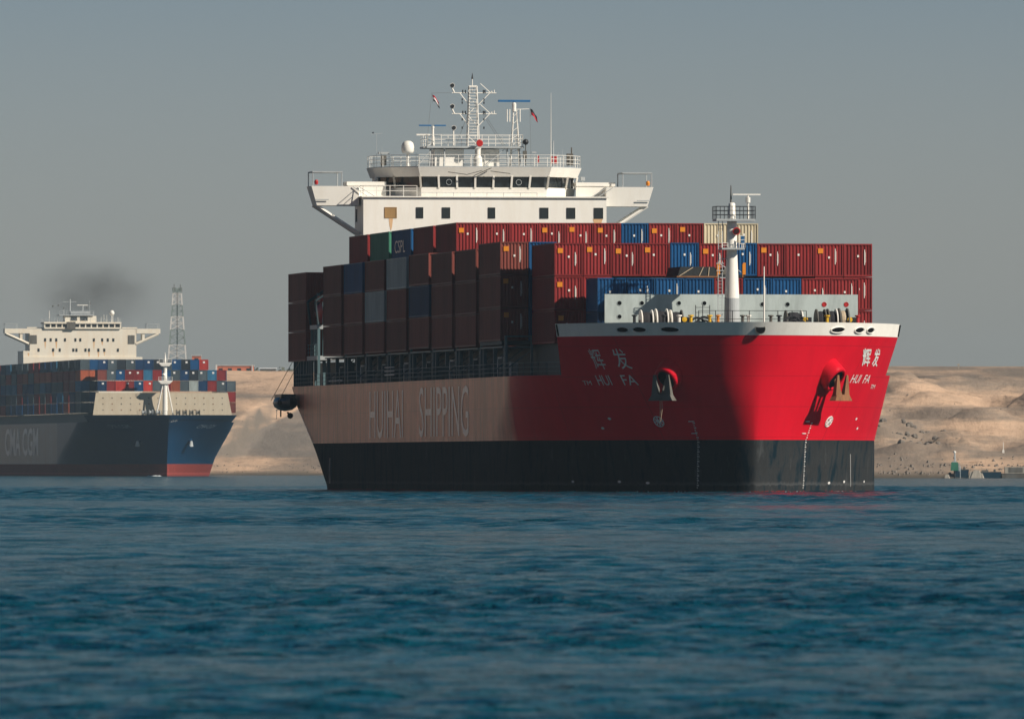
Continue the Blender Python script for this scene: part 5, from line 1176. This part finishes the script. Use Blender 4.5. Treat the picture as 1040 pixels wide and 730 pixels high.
def barge(x0, x1, z, label, mat, cab=None):
    L_ = (x1-x0); o = empty('moored_barge', ((x0+x1)/2, BY+12, 0)); tag(o, label, 'barge'); h = L_/2
    MB().prism([(-h, -2), (h, -2), (h, 2), (-h, 2)], -0.5, z, [(-h-0.15, -2.1), (h+0.15, -2.1), (h+0.15, 2.1), (-h-0.15, 2.1)]).build('barge_hull', M[mat], o)
    MB().box(-h-0.15, h+0.15, -2.15, 2.15, z, z+0.12).build('gunwale', M['greyiron'], o)
    if cab: MB().box(-h*0.8, h*0.9, -1.4, 1.4, z+0.12, z+cab).build('cabin', M['concrete'], o); MB().box(-h*0.5, h*0.6, -1.45, -1.40, z+0.3, z+cab-0.15).build('cabin_window', M['greyiron'], o)
    else: MB().box(-h*0.7, -h*0.1, -1, 1, z+0.12, z+0.5).lathe([(0, 0), (0.3, 0.05), (0.25, 0.5), (0, 0.6)], (h*0.5, 0, z+0.1), 'z', 8).build('deck_cargo', M['greyiron'], o)
    return o
barge(94.36, 97.18, 1.75, 'dark empty barge moored just right of the green beacon', 'boatnavy')
barge(99.48, 104.08, 1.25, 'longer dark barge moored between the rock blocks and the pale cabin boat', 'boatnavy')
barge(104.50, 109.93, 0.9, 'grey work boat with a long pale cabin at the right edge', 'greyiron', 1.5)
rnd = random.Random(9)
bi = 0
for x_, sz, lab in ((98.11, 1.3, 'pale angular block of broken concrete beside the first dark barge'), (98.95, 1.6, 'tallest pale broken slab between the two dark barges'), (99.79, 1.0, 'small grey broken block against the longer barge\'s end'), (92.66, 0.8, 'low grey block at the water left of the green beacon')):
    mb = MB(); s_ = sz
    lo = [(-s_*rnd.uniform(.6, 1), -s_*.6, -0.5), (s_*rnd.uniform(.6, 1), -s_*.6, -0.5), (s_, s_*.6, -0.5), (-s_, s_*.6, -0.5)]
    hi = [(-s_*.4, -s_*.4, s_*1.1), (s_*.3, -s_*.3, s_*rnd.uniform(.8, 1.3)), (s_*.4, s_*.4, s_), (-s_*.5, s_*.4, s_*.8)]
    o = mb.hexa(lo, hi).build('concrete_block', M['concrete']); o.location = (x_, BY+8, 0); tag(o, lab, 'block', 'broken concrete at the water')
po = empty('marker_pole', (107.73, 2660, ground(107.73, 2660))); tag(po, 'thin white marker pole on the sand above the moored boats', 'pole')
MB().tube((0, 0, 0), (0, 0, 2.4), 0.09, 6, 0.05).build('pole_shaft', M['white'], po); MB().box(-0.22, 0.22, -0.22, 0.22, 0, 0.7).build('pole_foot', M['white'], po)
for (X_p, Yp, h_, lab) in ((114.10, 3100, 1.6, 'small pale post standing high on the right hand dune'), (-78.56, 4050, 3.2, 'thin dark pole on the sand slope below the red ship\'s mooring boat'), ):
    o = empty('marker_pole', (X_p, Yp, ground(X_p, Yp))); tag(o, lab, 'pole')
    MB().tube((0, 0, -0.5), (0, 0, h_), 0.11, 5).build('pole_shaft', M['concrete'] if X_p > 0 else M['greyiron'], o); MB().box(-0.3, 0.3, -0.2, 0.2, h_-0.4, h_).build('pole_sign', M['concrete'] if X_p > 0 else M['greyiron'], o)
# loose rocks and debris along the shore
deb = MB(); r_ = random.Random(3)
for i in range(420):
    right_ = r_.random() < 0.65
    x = r_.uniform(70, 122) if right_ else r_.uniform(-108, -55); d = abs(r_.gauss(0, 24))+3 if r_.random() < .93 else r_.uniform(0, 300); y = terrain_shore(x)+d
    s_ = r_.uniform(0.08, 0.42)*(1.4 if right_ else 1.1); z = ground(x, y); q = [(x+s_*math.cos(a)*r_.uniform(.6, 1.2), y+s_*math.sin(a), z-0.1) for a in (0, 1.6, 3.1, 4.7)]
    b0 = len(deb.v); deb.v += q+[(x+r_.uniform(-.2, .2)*s_, y, z+s_*r_.uniform(.5, 1.2))]; deb.f += [(b0+j, b0+(j+1) % 4, b0+4) for j in range(4)]
for i in range(70):  # upslope boulder cluster stands in for dark shadowed hollows
    x = r_.gauss(91, 5) if i < 40 else r_.uniform(72, 122); d = r_.uniform(80, 140) if i < 40 else r_.uniform(3, 22); y = terrain_shore(x)+d; z = ground(x, y); s_ = r_.uniform(0.25, 0.75)*(1 if i < 40 else 0.6)
    b0 = len(deb.v); N_ = 7
    for z_, f_ in ((-0.3, 1.0), (0.35*s_, 0.9), (0.75*s_, 0.45)):
        deb.v += [(x+s_*1.3*f_*r_.uniform(.7, 1.2)*math.cos(a), y+s_*f_*r_.uniform(.7, 1.2)*math.sin(a), z+z_*r_.uniform(.7, 1.3)) for a in [6.283*j/N_ for j in range(N_)]]
    for q in range(2): deb.f += [(b0+q*N_+j, b0+q*N_+(j+1) % N_, b0+(q+1)*N_+(j+1) % N_, b0+(q+1)*N_+j) for j in range(N_)]
    deb.f.append(tuple(b0+2*N_+j for j in range(N_)))
m = paint('grey_rock', (0.19, 0.165, 0.14), 0.95, 0.4); tag(deb.build('shore_rocks', m), 'scattered small grey rocks along the sandy far shore, some standing in for shadowed hollows', kind='stuff')

# faint dark exhaust over the navy ship
m = bpy.data.materials.new('exhaust_smoke'); m.use_nodes = True; nt2 = m.node_tree; nn_ = nt2.nodes; nn_.clear(); ll = nt2.links
o_ = nn_.new('ShaderNodeOutputMaterial'); pv = nn_.new('ShaderNodeVolumePrincipled'); pv.inputs['Color'].default_value = (0.13, 0.125, 0.12, 1)
tc = nn_.new('ShaderNodeTexCoord'); ln = nn_.new('ShaderNodeVectorMath'); ln.operation = 'LENGTH'; ll.new(tc.outputs['Object'], ln.inputs[0])
mr = nn_.new('ShaderNodeMapRange'); ll.new(ln.outputs['Value'], mr.inputs[0]); mr.inputs[1].default_value = 0.1; mr.inputs[2].default_value = 1.0; mr.inputs[3].default_value = 1.0; mr.inputs[4].default_value = 0.0; mr.interpolation_type = 'SMOOTHSTEP'
no = nn_.new('ShaderNodeTexNoise'); no.inputs['Scale'].default_value = 2.4; no.inputs['Detail'].default_value = 4; ll.new(tc.outputs['Object'], no.inputs['Vector'])
nr_ = nn_.new('ShaderNodeMapRange'); ll.new(no.outputs[0], nr_.inputs[0]); nr_.inputs[1].default_value = 0.25; nr_.inputs[2].default_value = 0.8
mu = nn_.new('ShaderNodeMath'); mu.operation = 'MULTIPLY'; ll.new(mr.outputs[0], mu.inputs[0]); ll.new(nr_.outputs[0], mu.inputs[1])
mu2 = nn_.new('ShaderNodeMath'); mu2.operation = 'MULTIPLY'; ll.new(mu.outputs[0], mu2.inputs[0]); mu2.inputs[1].default_value = 0.085
ll.new(mu2.outputs[0], pv.inputs['Density']); ll.new(pv.outputs[0], o_.inputs['Volume'])
sm = MB().lathe([(0.0, 1.0), (0.38, 0.92), (0.71, 0.71), (0.92, 0.38), (1.0, 0.0), (0.92, -0.38), (0.71, -0.71), (0.38, -0.92), (0.0, -1.0)], n=20).build('smoke', m)
b_ = bmesh.new(); b_.from_mesh(sm.data); bmesh.ops.remove_doubles(b_, verts=b_.verts, dist=0.001); bmesh.ops.recalc_face_normals(b_, faces=b_.faces); b_.to_mesh(sm.data); b_.free()
sm.scale = (22, 16, 14); sm.location = (-121.0, 3500, 52.0); tag(sm, 'faint dark exhaust smoke drifting above the distant bridge', kind='stuff')
